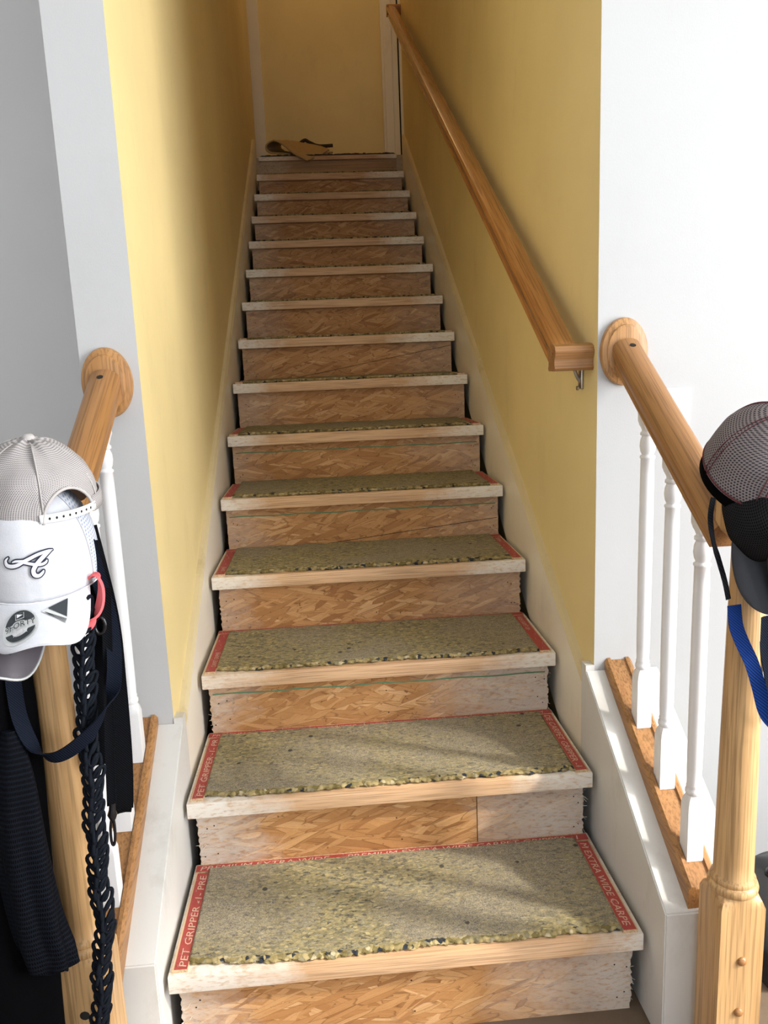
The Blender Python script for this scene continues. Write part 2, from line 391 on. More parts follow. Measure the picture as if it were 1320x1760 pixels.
# ------------------------------------------------------------------ stair measures
RISE, RUN, WID, N = 0.17272, 0.29065, 0.90, 14
FLOOR = -0.190
OVER, TH = 0.028, 0.036
YW = 0.38                      # front end of the stair walls
def capR(y): return 0.134 + 0.645 * y
def capL(y): return 0.075 + 0.65 * y
def shoeR(y): return 0.171 + 0.61 * y
def shoeL(y): return 0.116 + 0.595 * y
XR, XL = 0.985, -0.095         # balustrade lines
CEIL, TOP = 3.45, 4.86
LAND = N * RISE; YL = N * RUN

# ------------------------------------------------------------------ setting
def struct(name, mb, mats, parent=None, **kw):
    o = mb.build(name, mats, parent, **kw)
    if parent is None: tag(o, kind='structure')
    return o
struct('floor', MB().box(-2.6, 3.5, -3.7, 1.4, FLOOR - 0.1, FLOOR), M['carpet_brown'])
b = MB().box(-0.147, -0.03, YW, 4.35, FLOOR, TOP)
for i, fc in enumerate(b.f):
    c = sum((b.v[k] for k in fc), Vector()) / 4
    b.m[i] = 0 if c.x > -0.031 else 1
struct('wall_left', b, [M['yellow'], M['wall_grey']])
b = MB().box(0.93, 3.42, YW, YW + 0.12, FLOOR, CEIL)
for i, fc in enumerate(b.f):
    c = sum((b.v[k] for k in fc), Vector()) / 4
    b.m[i] = 0 if c.x < 0.931 else 1
struct('wall_front_right', b, [M['yellow'], M['wall_white']])
struct('wall_right', MB().box(0.93, 1.05, YW + 0.12, 3.95, FLOOR, TOP), M['yellow'])
struct('wall_header', MB().box(-0.147, 1.05, YW - 0.10, YW, CEIL, TOP), M['yellow'])
struct('wall_back_upper', MB().box(-1.6, 2.2, 4.92, 5.04, 2.2, TOP), M['yellow'])
struct('wall_hall_left', MB().box(-1.7, -1.6, 4.2, 5.04, 2.2, TOP), M['yellow'])
struct('wall_hall_right', MB().box(2.2, 2.3, 3.8, 5.04, 2.2, TOP), M['yellow'])
struct('wall_hall_near', MB().box(1.05, 2.3, 3.83, 3.95, 2.2, TOP).box(-1.7, -0.147, 4.23, 4.35, 2.2, TOP), M['yellow'])
struct('ceiling_upper', MB().box(-1.7, 2.3, YW - 0.1, 5.04, TOP, TOP + 0.1), M['ceiling'])
struct('ceiling', MB().box(-2.6, 3.5, -3.8, YW, CEIL, CEIL + 0.1).box(-2.6, -0.147, YW, 1.4, CEIL, CEIL + 0.1), M['ceiling'])
struct('wall_recess', MB().box(-2.6, -0.147, 1.25, 1.37, FLOOR, CEIL), M['wall_room'])
struct('wall_room_left', MB().box(-2.6, -2.5, -3.7, 1.3, FLOOR, CEIL), M['wall_room'])
WY0, WY1, WZ0, WZ1 = -2.80, -0.72, 0.05, 2.90       # glazed opening in the wall to the right
struct('wall_room_right', MB().box(3.32, 3.42, WY1, YW, FLOOR, CEIL).box(3.32, 3.42, -3.7, WY0, FLOOR, CEIL)
       .box(3.32, 3.42, WY0, WY1, FLOOR, WZ0).box(3.32, 3.42, WY0, WY1, WZ1, CEIL), M['wall_white'])
struct('wall_room_rear', MB().box(-2.6, -0.9, -3.8, -3.7, FLOOR, CEIL).box(2.1, 3.5, -3.8, -3.7, FLOOR, CEIL)
       .box(-0.9, 2.1, -3.8, -3.7, FLOOR, 0.1).box(-0.9, 2.1, -3.8, -3.7, 2.35, CEIL), M['wall_white'])
struct('wall_understair', MB().box(-0.147, 1.05, 4.40, 4.50, FLOOR, LAND - 0.2).box(0.93, 1.05, 3.95, 4.40, FLOOR, LAND).box(-0.147, -0.03, 4.35, 4.40, FLOOR, LAND), M['board'])
struct('floor_understair', MB().box(-0.147, 1.05, 1.4, 4.5, FLOOR - 0.1, FLOOR), M['board'])
# landing floor and joinery of the upper hall
struct('floor_landing', MB().box(-0.03, 0.93, YL + 0.03, 4.40, LAND - 0.2, LAND).box(-1.6, 2.2, 4.40, 4.92, LAND - 0.2, LAND), M['board'])
struct('trim_1', MB().box(-0.105, 0.012, 4.895, 4.92, LAND, 4.6, 0, 0.004), M['trim'])
t2 = struct('trim_2', MB().box(0.885, 0.905, 4.885, 4.92, LAND, 4.6, 0, 0.003).box(0.903, 0.965, 4.875, 4.92, LAND, 4.6, 0, 0.006)
            .box(0.963, 1.005, 4.885, 4.92, LAND, 4.6, 0, 0.004), M['trim'])
struct('door_1', MB().box(1.005, 1.016, 4.905, 4.92, LAND, 4.6, 1).box(1.016, 1.7, 4.885, 4.92, LAND, 4.6, 0), [M['trim'], M['dark_gap']])
# skirt boards
def skirt(name, x0, x1, xin, top):
    mb = MB(); y0, y1 = YW - 0.0, 3.93 if x0 > 0.5 else 4.02
    xo = x1 if xin == x0 else x0
    sgn = 1 if xo > xin else -1
    a = [(xin, -0.30), (xin, -0.014), (xin + sgn * 0.007, -0.002), (xo, 0.0), (xo, -0.30)]
    for i, y in enumerate((y0, y1)):
        mb.v += [Vector((x, y, top(y) + dz)) for x, dz in a]
    for j in range(5):
        mb.f.append((j, (j + 1) % 5, 5 + (j + 1) % 5, 5 + j)); mb.m.append(1 if j in (1, 2) else 0)
    mb.f += [(4, 3, 2, 1, 0), (5, 6, 7, 8, 9)]; mb.m += [0, 0]
    return struct(name, mb, [M['trim'], M['skirt_edge']])
skirt('baseboard_left', -0.030, -0.011, -0.011, lambda y: 0.060 + 0.61 * y)
skirt('baseboard_right', 0.911, 0.930, 0.911, lambda y: 0.100 + 0.61 * y)
# low sloping walls that carry the balusters
def curb(name, xin, xout, y0, cap):
    mb = MB(); y1 = YW
    lo, hi = min(xin, xout), max(xin, xout)
    for x in (lo, hi):
        mb.v += [Vector(p) for p in ((x, y0, FLOOR), (x, y1, FLOOR), (x, y1, cap(y1)), (x, y0, cap(y0)))]
    mb.f = [(3, 2, 1, 0), (4, 5, 6, 7), (0, 1, 5, 4), (1, 2, 6, 5), (2, 3, 7, 6), (3, 0, 4, 7)]; mb.m = [0] * 6
    bm = bmesh.new(); vs = [bm.verts.new(p) for p in mb.v]; [bm.faces.new([vs[i] for i in f]) for f in mb.f]
    bmesh.ops.bevel(bm, geom=bm.edges[:], offset=0.0025, segments=2, affect='EDGES')
    me = MB(); bm.verts.index_update(); me.add([v.co.copy() for v in bm.verts], [tuple(v.index for v in f.verts) for f in bm.faces]); bm.free()
    # the board runs on a little past the wall's corner, over the skirt
    if xin < xout: me.box(xin, 0.93, y1 - 0.002, y1 + 0.028, FLOOR, cap(y1) + 0.012)
    else: me.box(-0.03, xin, y1 - 0.002, y1 + 0.028, FLOOR, cap(y1) + 0.012)
    return struct(name, me, M['curb'])
curb('wall_curb_right', 0.910, 1.080, -0.066, capR)
curb('wall_curb_left', -0.010, -0.180, -0.030, capL)

# ------------------------------------------------------------------ staircase
ST = empty('staircase', (0, 0, FLOOR), 'straight staircase stripped to pine treads and strand board risers between yellow walls', 'staircase')
tread_me = None
def under(o): o.parent = ST; o.matrix_parent_inverse = Matrix.Translation((0, 0, -FLOOR)); return o
mb = MB().box(0, WID, 0, RUN + OVER + 0.01, -TH, 0, 0, 0.0025)
for i in range(N):
    if tread_me is None:
        o = mb.build('tread', M['pine'], None, smooth=True, sharp=50); tread_me = o.data
    else:
        o = link(bpy.data.objects.new('tread', tread_me))
    o.location = (random.uniform(-0.002, 0.002), i * RUN, i * RISE); under(o)
o = MB().box(0.0, WID - 0.01, 0, 0.12, -0.026, 0, 0, 0.003).build('landing_nosing', M['pine']); o.location = (0.0, YL, LAND); under(o)
def frayed_board(x0, x1, z0, z1, seed, fray=0.004, fl=1, fr=1):
    """strand board with rough sawn ends"""
    rnd = random.Random(seed); nz = 26; L = []; R = []
    for k in range(nz + 1):
        z = z0 + (z1 - z0) * k / nz
        L.append((x0 + rnd.uniform(0, fray) * fl, z)); R.append((x1 - rnd.uniform(0, fray) * fr, z))
    v = []; f = []; t = 0.012
    for k in range(nz + 1): v += [(L[k][0], 0, L[k][1]), (R[k][0], 0, R[k][1]), (R[k][0], t, R[k][1]), (L[k][0], t, L[k][1])]
    for k in range(nz):
        a = 4 * k; c = a + 4
        f += [(a, a + 1, c + 1, c), (a + 1, a + 2, c + 2, c + 1), (a + 3, a, c, c + 3), (a + 2, a + 3, c + 3, c + 2)]
    f += [(3, 2, 1, 0), (4 * nz, 4 * nz + 1, 4 * nz + 2, 4 * nz + 3)]
    return v, f
for i in range(-1, N):
    z0 = i * RISE if i >= 0 else FLOOR; z1 = (i + 1) * RISE - (TH if i < N - 1 else 0.026)
    y = (i + 1) * RUN + OVER if i < N - 1 else YL + OVER - 0.008
    h = z1 - z0 - 0.0008
    pieces = [(0.010, 0.890)]
    if i == 0: pieces = [(0.010, 0.6385), (0.6405, 0.888)]
    for k, (a, c) in enumerate(pieces):
        v, f = frayed_board(a, c, 0, h, i * 5 + k, 0.005 if i < 3 else 0.002, 1 if a < 0.1 else 0, 1 if c > 0.8 else 0)
        o = mesh('riser', v, f, M['board'] if i == N - 1 else (M['osb'] if i < 2 else M['osb_up'])); o.location = (0, y, z0); under(o)
    if i in (1, 3, 4):
        g = mesh('green_line', *(lambda n: ([(0.02 + 0.86 * k / n, -0.0006, h * 0.80 + 0.0012 * math.sin(k * 0.7) + d) for k in range(n + 1) for d in (0, 0.0035)],
                 [(2 * k, 2 * k + 2, 2 * k + 3, 2 * k + 1) for k in range(n)]))(40), M['green'], o)
    kerf = {3: ((0.30, 0.004), (0.885, 0.062)), 6: ((0.20, 0.004), (0.885, 0.118))}.get(i)
    if kerf:
        (xa, za), (xb, zb) = kerf; w = 0.0009
        mesh('saw_line', [(xa, -0.0005, za), (xb, -0.0005, zb), (xb, -0.0005, zb + 2 * w), (xa, -0.0005, za + 2 * w)], [(0, 1, 2, 3)], M['dark_gap'], o)
    # nail heads
    rnd = random.Random(90 + i); nb = MB()
    for x in (0.03, 0.05, 0.46, 0.86, 0.868):
        for zz in (0.25, 0.68):
            cx, cz = x + rnd.uniform(-0.01, 0.01), h * zz + rnd.uniform(-0.01, 0.01); r = 0.0018
            nb.add([(cx + r * math.cos(q * 1.0472), -0.0007, cz + r * math.sin(q * 1.0472)) for q in range(6)], [tuple(range(6))])
    tag(nb.build('nail_heads', M['dark_gap'], o), kind='stuff')
    if i <= 1:      # torn strands at the sawn ends
        sb = MB()
        for side in (0, 1):
            for k in range(34 if side else 22):
                z = rnd.uniform(0.01, h - 0.01); x = 0.886 if side else 0.014; s = 1 if side else -1
                ln = rnd.uniform(0.002, 0.011); dz = rnd.uniform(-0.010, 0.010); w = rnd.uniform(0.0004, 0.0011); yy = -rnd.uniform(0.001, 0.008); x -= s * rnd.uniform(0, 0.02)
                sb.add([(x, 0.002, z - w), (x, 0.002, z + w), (x + s * ln, yy, z + dz + w * 0.4), (x + s * ln * 0.95, yy - 0.0008, z + dz)], [(0, 1, 2), (0, 2, 3), (1, 0, 3), (1, 3, 2)])
        tag(sb.build('torn_strands', M['strand'], o), kind='stuff')

# ------------------------------------------------------------------ carpet pads
ORD = ['lowest', 'second', 'third', 'fourth', 'fifth', 'sixth', 'seventh', 'eighth', 'ninth', 'tenth', 'eleventh', 'twelfth', 'thirteenth', 'fourteenth']
def pad(i):
    nx = 260 if i < 4 else (180 if i < 8 else 110); ny = 46 if i < 3 else (24 if i < 6 else 8); nf = 7
    x0, x1 = 0.034 + 0.004 * noise.noise((i * 3.1, 0, 0)), 0.862 + 0.006 * noise.noise((i * 5.7, 2, 0))
    yb = RUN + OVER - (0.020 if i < 3 else 0.004); T = 0.0105
    v = []; f = []; fm = []
    for ix in range(nx + 1):
        u = ix / nx; x = x0 + (x1 - x0) * u
        s = x * 1.0 + i * 11.7
        yf = 0.016 + 0.008 * noise.noise((s * 5, 1, 0)) + 0.004 * noise.noise((s * 45, 2, 0)) + 0.0035 * noise.noise((s * 130, 3, 0)) + 0.012 * max(0, 1 - u * 9)
        back = yb + 0.004 * noise.noise((s * 7, 4, 0))
        th = T * (1 + 0.15 * noise.noise((s * 20, 5, 0)))
        for iy in range(ny + 1):
            w = iy / ny; y = back + (yf - back) * w
            e = min(1.0, (1 - w) * (back - yf) / 0.012)          # rolls over at the front
            z = th * (0.90 + 0.10 * e) + 0.0011 * noise.noise((s * 70, y * 90, i)) + 0.0008 * noise.noise((s * 190, y * 230, i))
            xe = min(ix, nx - ix)
            if xe == 0: z *= 0.55
            v.append((x + (0.0015 * noise.noise((y * 120, i, 3)) if xe == 0 else 0), y, max(z, 0.001)))
        for k in range(1, nf + 1):
            w = k / nf; a = w * math.pi * 0.5
            lump = 0.0038 * noise.noise((s * 95, w * 2.3, i)) + 0.0022 * noise.noise((s * 260, w * 6, i + 9)) + 0.003 * abs(noise.noise((s * 40, w * 1.5, i + 4)))
            v.append((x, yf - 0.0035 * math.sin(w * math.pi) - lump * (0.4 + math.sin(w * math.pi)), max(0.0002, th * 0.90 * (1 - w) + 0.0008 * noise.noise((s * 150, w * 4, i)))))
    r = ny + 1 + nf
    for ix in range(nx):
        for k in range(r - 1):
            a = ix * r + k; f.append((a, a + 1, a + r + 1, a + r)); fm.append(0 if k < ny - 1 else 1)
    # closing sides
    bl = len(v); v += [(x0, yb, 0), (x1, yb, 0)]
    f.append(tuple([bl] + list(range(r))[::-1])); fm.append(0)
    f.append(tuple([bl + 1] + [nx * r + k for k in range(r)])); fm.append(0)
    f.append(tuple([bl, bl + 1] + [(nx - k) * r for k in range(nx + 1)])); fm.append(0)
    o = mesh('carpet_pad', v, f, [M['foam'], M['foam_edge']], None, True, 60, fm, loc=(0, i * RUN, i * RISE))
    where = 'the lowest tread in view' if i == 0 else ('the %s tread from the bottom' % ORD[i])
    tag(o, 'olive foam carpet pad with torn edge on %s' % where, 'carpet pad', 'foam carpet pads on the stair treads')
for i in range(N): pad(i)
v = []; f = []
rnd = random.Random(4)
mbp = MB().box(0.01, 0.88, 0.006, 0.30, 0, 0.005)
for k in range(60):
    x = 0.02 + 0.85 * k / 60; mbp.box(x, x + 0.016, -0.002 + rnd.uniform(-0.003, 0.004), 0.02, 0.0, 0.005 + rnd.uniform(0, 0.005))
tag(mbp.build('carpet_pad', M['carpet_back'], loc=(0, YL, LAND)), 'thin dark ragged padding along the edge of the top landing', 'carpet pad', 'foam carpet pads on the stair treads')

# ------------------------------------------------------------------ tack strips with their print
def tack_strip(i, kind, text=None, t0=0.0, size=0.0185):
    L = RUN + OVER - 0.028 if kind != 'back' else WID - 0.012
    w = 0.029 if kind != 'back' else 0.026; h = 0.0065
    rt = empty('tack_strip', {'left': (0.006, i * RUN, i * RISE), 'right': (WID - 0.006 - w - 0.004, i * RUN, i * RISE), 'back': (0.004, (i + 1) * RUN + OVER - 0.0265, i * RISE)}[kind])
    if kind == 'back':
        core = MB().box(0, L, 0, w, 0, h, 0); top = MB().box(0.0006, L - 0.0006, 0.0008, w - 0.0035, h, h + 0.0004)
        def mp(x, y): return (t0 + x, 0.004 + y, h + 0.0007)
    else:
        y0 = 0.010 if kind == 'left' else 0.006
        core = MB().box(0, w, y0, L - 0.002, 0, h, 0); a, c = (0.004, w - 0.0008) if kind == 'left' else (0.0008, w - 0.003)
        top = MB().box(a, c, y0 + 0.0006, L - 0.003, h, h + 0.0004)
        if kind == 'left':
            def mp(x, y): return (w - 0.0035 - y, y0 + t0 + x, h + 0.0007)
        else:
            def mp(x, y): return (0.0055 + y, L - 0.004 - t0 - x, h + 0.0007)
    core.build('plywood_lath', M['ply'], rt); top.build('red_print', M['red'], rt)
    if text:
        tv, tf = text_mesh(text, size, 0.15)
        k = 0.80
        if i < 2: k = (L - t0 - 0.022) / max(p.x for p in tv)      # the print runs the whole strip
        mesh('lettering', [mp(p.x * k, p.y) for p in tv], tf if kind != 'x' else tf, M['print'], rt)
    pb = MB(); rnd = random.Random(i * 7 + len(kind)); n = int(L / 0.035)
    for q in range(n):
        a = 0.012 + q * 0.035; c = w * (0.35 + 0.3 * (q % 2)); r = 0.0007
        x, y = (a, c) if kind == 'back' else (c, a + 0.006)
        pb.add([(x - r, y - r, h), (x + r, y - r, h), (x, y + r, h), (x + rnd.uniform(-.001, .001), y + 0.0012, h + 0.005)], [(0, 1, 3), (1, 2, 3), (2, 0, 3)])
    tag(pb.build('pins', M['steel'], rt), kind='stuff')
    side = {'left': 'left end of', 'right': 'right end of', 'back': 'riser at the back of'}[kind]
    tag(rt, 'red printed carpet tack strip along the %s the %s tread' % (side, ORD[i]), 'tack strip', 'red carpet tack strips nailed to the treads')
LT = {0: ('PET GRIPPER -1- PRE', 0.004), 1: ('PET GRIPPER -1- PR', 0.006), 2: ('CARPET GRIPPER', 0.03), 3: ('GRIPPER', 0.03)}
RT = {0: ('M EXTRA WIDE CARPE', 0.004), 1: ('DE CARPET GRIPPER -1', 0.003), 2: ('WIDE CARPET GRI', 0.01), 3: ('GRIPPER -1', 0.02)}
BT = {0: ('PREMIUM EXTRA WIDE  -  PREMIUM EXTRA WIDE CARPET GRIPPER -1', 0.008), 1: ('PREMIUM EXTRA WIDE CARPET GRIPPER -1- PREMIUM EXTRA WIDE CARPET GRIPPER -1- PREM', 0.008)}
for i in range(8):
    tack_strip(i, 'left', *(LT.get(i, (None, 0))), size=0.0205 if i < 2 else 0.017)
    tack_strip(i, 'right', *(RT.get(i, (None, 0))), size=0.0205 if i < 2 else 0.017)
    if i < 4: tack_strip(i, 'back', *(BT.get(i, (None, 0))), size=0.0205 if i == 0 else 0.0155)

# ------------------------------------------------------------------ balustrades
def baluster(x, y, bot, top, side, where, k):
    """turned post: square foot, long tapering shaft, vase and square head"""
    rt = empty('baluster', (x, y, bot(y)), 'white turned baluster %s' % where, 'baluster', 'white turned balusters of the %s balustrade' % side)
    H = top(y) - bot(y); s = 0.0155; sl = (bot(y + 0.01) - bot(y - 0.01)) / 0.02
    z1 = 0.098; zt = H - 0.023
    foot = MB().rings([(0, s, 1), (z1, s, 1), (z1 + 0.012, s * 0.98, 0.55), (z1 + 0.022, 0.0128, 0)], 32)
    for q in range(32):
        p = foot.v[q]; foot.v[q] = Vector((p.x, p.y, p.y * sl))
    foot.build('foot_block', M['gloss_white'], rt, True, 35)
    zs = z1 + 0.022
    R = [(zs, 0.0128, 0), (zs + 0.004, 0.0150, 0), (zs + 0.010, 0.0150, 0), (zs + 0.014, 0.0125, 0), (zs + 0.017, 0.0138, 0), (zs + 0.021, 0.0125, 0)]
    n = 14; za, zb = zs + 0.021, zt - 0.085
    for q in range(1, n + 1):
        t = q / n; R.append((za + (zb - za) * t, 0.0132 + 0.0014 * math.sin(t * 2.4) - 0.0008 * t, 0))
    q_ = 0.72
    R += [(zb + z_ * q_, r_, 0) for z_, r_ in ((0.002, 0.0150), (0.008, 0.0150), (0.011, 0.0118), (0.014, 0.0118), (0.020, 0.0140), (0.036, 0.0160), (0.052, 0.0150), (0.064, 0.0118),
          (0.067, 0.0150), (0.074, 0.0150), (0.077, 0.0122), (0.081, 0.0126))]
    MB().rings(R, 28).build('turned_shaft', M['gloss_white'], rt, True, 60)
    zh = zb + 0.058
    hd = MB().rings([(zh, 0.0122, 0), (zh + 0.008, s * 0.95, 0.5), (zh + 0.018, s, 1), (H, s, 1)], 32)
    for q in range(32):
        p = hd.v[96 + q]; hd.v[96 + q] = Vector((p.x, p.y, H + p.y * 0.66))
    hd.build('head_block', M['gloss_white'], rt, True, 35)
RSL = 0.66
def railR(y): return 1.108 + RSL * (y - 0.38)      # centre line of the oak rails
def railL(y): return 1.088 + RSL * (y - 0.38)
for k, y in enumerate((0.239, 0.120, -0.003)):
    baluster(XR, y, shoeR, lambda q: railR(q) - 0.024, 'right', ('nearest the white wall, right of the stairs', 'in the middle of the three right of the stairs', 'nearest the oak newel post, right of the stairs')[k], 0)
for k, y in enumerate((0.297, 0.168, 0.044)):
    baluster(XL, y, shoeL, lambda q: railL(q) - 0.024, 'left', ('nearest the grey wall end, left of the stairs', 'in the middle of the three left of the stairs', 'nearest the oak newel post, left of the stairs')[k], 0)
def sloped(name, y0, y1, z0, z1, x, prof, mats, parent=None, **kw):
    """board with its local y running up the slope"""
    ang = math.atan2(z1 - z0, y1 - y0); L = math.hypot(z1 - z0, y1 - y0)
    mb = MB(); n = 2; k = len(prof); vv = []
    for yy in (0, L): vv += [(a, yy, c) for a, c in prof]
    ff = [(j, (j + 1) % k, k + (j + 1) % k, k + j) for j in range(k)] + [tuple(range(k))[::-1], tuple(k + j for j in range(k))]
    mb.add(vv, ff); o = mb.build(name, mats, parent, **kw); o.location = (x, y0, z0); o.rotation_euler = (ang, 0, 0); return o
def shoe(x, shoe_z, cap, ya, yb, label):
    rt = empty('shoe_rail', (x, ya, cap(ya)), label, 'shoe rail')
    w = 0.031; mb = MB(); vv = []
    for y in (ya, yb):
        t, c = shoe_z(y) - shoe_z(ya), cap(y) - cap(ya); t += shoe_z(ya) - cap(ya)
        pr = [(-w, c + 0.0), (-w, t - 0.003), (-w + 0.006, t + 0.004), (-0.0175, t + 0.004), (-0.0165, t - 0.001), (0.0165, t - 0.001), (0.0175, t + 0.004), (w - 0.006, t + 0.004), (w, t - 0.003), (w, c)]
        vv += [(a, y - ya, q) for a, q in pr]
    k = 10; mb.add(vv, [(j, (j + 1) % k, k + (j + 1) % k, k + j) for j in range(k)] + [tuple(range(k))[::-1], tuple(k + j for j in range(k))])
    mb.build('rail_body', M['oak_y'], rt)
    return rt
shoe(XR, shoeR, capR, -0.060, YW - 0.001, 'grooved oak shoe rail under the balusters right of the stairs')
shoe(XL, shoeL, capL, -0.060, YW - 0.001, 'grooved oak shoe rail under the balusters left of the stairs')
def round_rail_profile():
    p = []
    for a in range(0, 181, 12):
        w = math.radians(a); p.append((0.0305 * math.cos(w), 0.006 + 0.0245 * math.sin(w)))
    p += [(-0.0305, -0.004), (-0.026, -0.012), (-0.0245, -0.018), (-0.0265, -0.024), (-0.024, -0.029), (0.024, -0.029), (0.0265, -0.024), (0.0245, -0.018), (0.026, -0.012), (0.0305, -0.004)]
    return p[::-1]
def oval_rosette(parent, x, y, z, name='rosette'):
    mb = MB(); seg = 56; rings = []
    for (r, d) in ((1.0, 0.0), (1.0, 0.008), (0.97, 0.013), (0.90, 0.0145), (0.80, 0.016), (0.78, 0.020), (0.70, 0.0215), (0.0, 0.0215)):
        rings.append([(x + 0.051 * r * math.cos(2 * math.pi * j / seg), y - d, z + 0.071 * r * math.sin(2 * math.pi * j / seg)) for j in range(seg)])
    vv = [p for r in rings for p in r]
    ff = [(i * seg + j, i * seg + (j + 1) % seg, (i + 1) * seg + (j + 1) % seg, (i + 1) * seg + j) for i in range(len(rings) - 1) for j in range(seg)]
    mb.add(vv, ff); o = mb.build(name, M['oak_rose'], None, True, 30); o.parent = parent; o.matrix_parent_inverse = Matrix.Translation(-parent.location); return o
def stair_rail(x, rail, ynew, label):
    rt = empty('handrail', (x, ynew, rail(ynew)), label, 'handrail')
    o = sloped('rail', 0, YW - 0.015 - ynew, 0, rail(YW - 0.015) - rail(ynew), 0, round_rail_profile(), M['oak_y'], rt, smooth=True, sharp=35)
    oval_rosette(rt, x, YW, rail(YW) - 0.012)
    yh = YW - 0.055
    h = MB().add([(0.0065 * math.cos(q * 0.5236), 0.0065 * math.sin(q * 0.5236), 0) for q in range(12)], [tuple(range(12))]).build('bolt_hole', M['dark_gap'], rt)
    h.location = (0.0, yh - ynew, rail(yh) - rail(ynew) + 0.0372); h.rotation_euler = (math.atan(RSL), 0, 0)
    return rt
stair_rail(XR, railR, -0.088, 'short sloping oak handrail with oval rosette on the white wall')
stair_rail(XL, railL, -0.088, 'short sloping oak handrail with oval rosette on the grey wall end')
def newel(x, y, ztop_sq, label, s=0.0385):
    rt = empty('newel_post', (x, y, FLOOR), label, 'newel post', 'oak newel posts'); f = -FLOOR
    MB().rings([(0, s, 1), (ztop_sq - 0.012 + f, s, 1), (ztop_sq + f, s * 1.0, 0.62), (ztop_sq + 0.0075 + f, 0.0385, 0)], 48).build('base_block', M['oak_z'], rt, True, 30)
    z = ztop_sq + f + 0.006
    R = [(z, 0.0375, 0), (z + 0.004, 0.0405, 0), (z + 0.010, 0.0412, 0), (z + 0.016, 0.0395, 0), (z + 0.018, 0.036, 0), (z + 0.021, 0.037, 0), (z + 0.026, 0.0362, 0), (z + 0.032, 0.0325, 0)]
    zt = 0.795 + f
    for q in range(1, 21):
        t = q / 20; R.append((z + 0.032 + (zt - z - 0.032) * t, 0.0325 - 0.0065 * t ** 1.2, 0))
    MB().rings(R, 40).build('turned_column', M['oak_z'], rt, True, 50)
    MB().rings([(zt, 0.026, 0), (zt + 0.012, 0.034, 0.6), (zt + 0.022, 0.0375, 1), (zt + 0.115, 0.0375, 1), (zt + 0.125, 0.034, 0.7)], 40).build('head_block', M['oak_z'], rt, True, 30)
    return rt
NXR, NXL, NY = 0.9985, -0.0900, -0.126
nr = newel(NXR, NY, 0.180, 'right oak newel post with two round plugs, blue leash and caps on top')
nl = newel(NXL, NY, 0.180, 'left oak newel post hung with white cap and black leashes')
def plug(parent, px, py, y, name='plug', mat='oak_x', r=0.0085, d=0.006):
    c = P(px, py, y); mb = MB(); seg = 20; vv = []
    for q in range(6):
        a = q / 5 * math.pi / 2
        vv += [(r * math.cos(a) * math.cos(2 * math.pi * j / seg), -d * math.sin(a), r * math.cos(a) * math.sin(2 * math.pi * j / seg)) for j in range(seg)]
    mb.add(vv, [(i * seg + j, i * seg + (j + 1) % seg, (i + 1) * seg + (j + 1) % seg, (i + 1) * seg + j) for i in range(5) for j in range(seg)])
    o = mb.build(name, M[mat], parent, True, None); o.location = Vector((c.x, y, c.z)) - parent.location; return o
for px, py in ((1275, 1652), (1269, 1739)): plug(nr, px, py, NY - 0.0385)
plug(nl, 146, 1746, NY - 0.0386, 'bolt_hole', 'dark_gap', 0.008, 0.0008)

# oak rail fixed along the yellow wall, with returns into the wall at both ends
def wall_rail():
    x = 0.872; ya, yb = 0.425, 3.93
    za = 1.088; zb = za + 0.6035 * (yb - ya)
    rt = empty('wall_handrail', (0.93, ya, za), 'long varnished oak handrail fixed along the right yellow wall', 'handrail')
    prof = [(-0.022, -0.030), (-0.026, -0.024), (-0.0225, -0.018), (-0.0225, -0.006), (-0.029, 0.004), (-0.030, 0.013), (-0.025, 0.022), (-0.013, 0.0275), (0.0, 0.029),
            (0.013, 0.0275), (0.025, 0.022), (0.030, 0.013), (0.029, 0.004), (0.0225, -0.006), (0.0225, -0.018), (0.026, -0.024), (0.022, -0.030)]
    prof = prof[::-1]
    def solid(pts, ups, nrms, nm, mat):
        vv = []
        for p, sd, up in zip(pts, ups, nrms): vv += [Vector(p) + Vector(sd) * a + Vector(up) * c for a, c in prof]
        k = len(prof); ff = [(i * k + j, i * k + (j + 1) % k, (i + 1) * k + (j + 1) % k, (i + 1) * k + j) for i in range(len(pts) - 1) for j in range(k)]
        ff += [tuple(range(k))[::-1], tuple((len(pts) - 1) * k + j for j in range(k))]
        o = MB().add(vv, ff).build(nm, mat, None, True, 28); return o
    t = Vector((0, yb - ya, zb - za)).normalized(); up = Vector((0, -t.z, t.y))
    L = Vector((0, yb - ya, zb - za)).length
    o = solid([(0, 0, 0), (0, L, 0)], [(1, 0, 0)] * 2, [(0, 0, 1)] * 2, 'rail', M['oak_hall'])
    o.parent = rt; o.location = (x - 0.93, 0, 0); o.rotation_euler = (math.atan2(zb - za, yb - ya), 0, 0)
    # level return at the bottom: profile upright, running to the wall
    for nm, y, z in (('lower_return', ya + 0.004, za + 0.002), ('upper_return', yb, zb)):
        o = solid([(-0.086, 0, 0), (-0.0005, 0, 0)], [(0, -1, 0)] * 2, [(0, 0, 1)] * 2, nm, M['oak_x'] if nm[0] == 'l' else M['oak_hall'])
        o.parent = rt; o.location = (0, y - ya, z - za)
    # steel brackets
    for k, yy in enumerate((ya + 0.055, yb - 0.25)):
        zz = za + 0.6035 * (yy - ya) - 0.036
        m = MB().tube(spline([(-0.002, 0, -0.055), (-0.012, 0, -0.040), (-0.022, 0, -0.018), (-0.045, 0, -0.004), (-0.060, 0, 0.0)], 5), 0.0042, 8)
        m.box(-0.006, 0.0, -0.011, 0.011, -0.068, -0.006, 0, 0.002).box(-0.074, -0.040, -0.010, 0.010, 0.0, 0.0045)
        m.tube([(-0.008, 0, -0.066), (-0.013, 0, -0.066)], 0.005, 10)
        b_ = m.build('bracket', M['steel'], rt, True, 35); b_.location = (0, yy - ya, zz - za)
    return rt
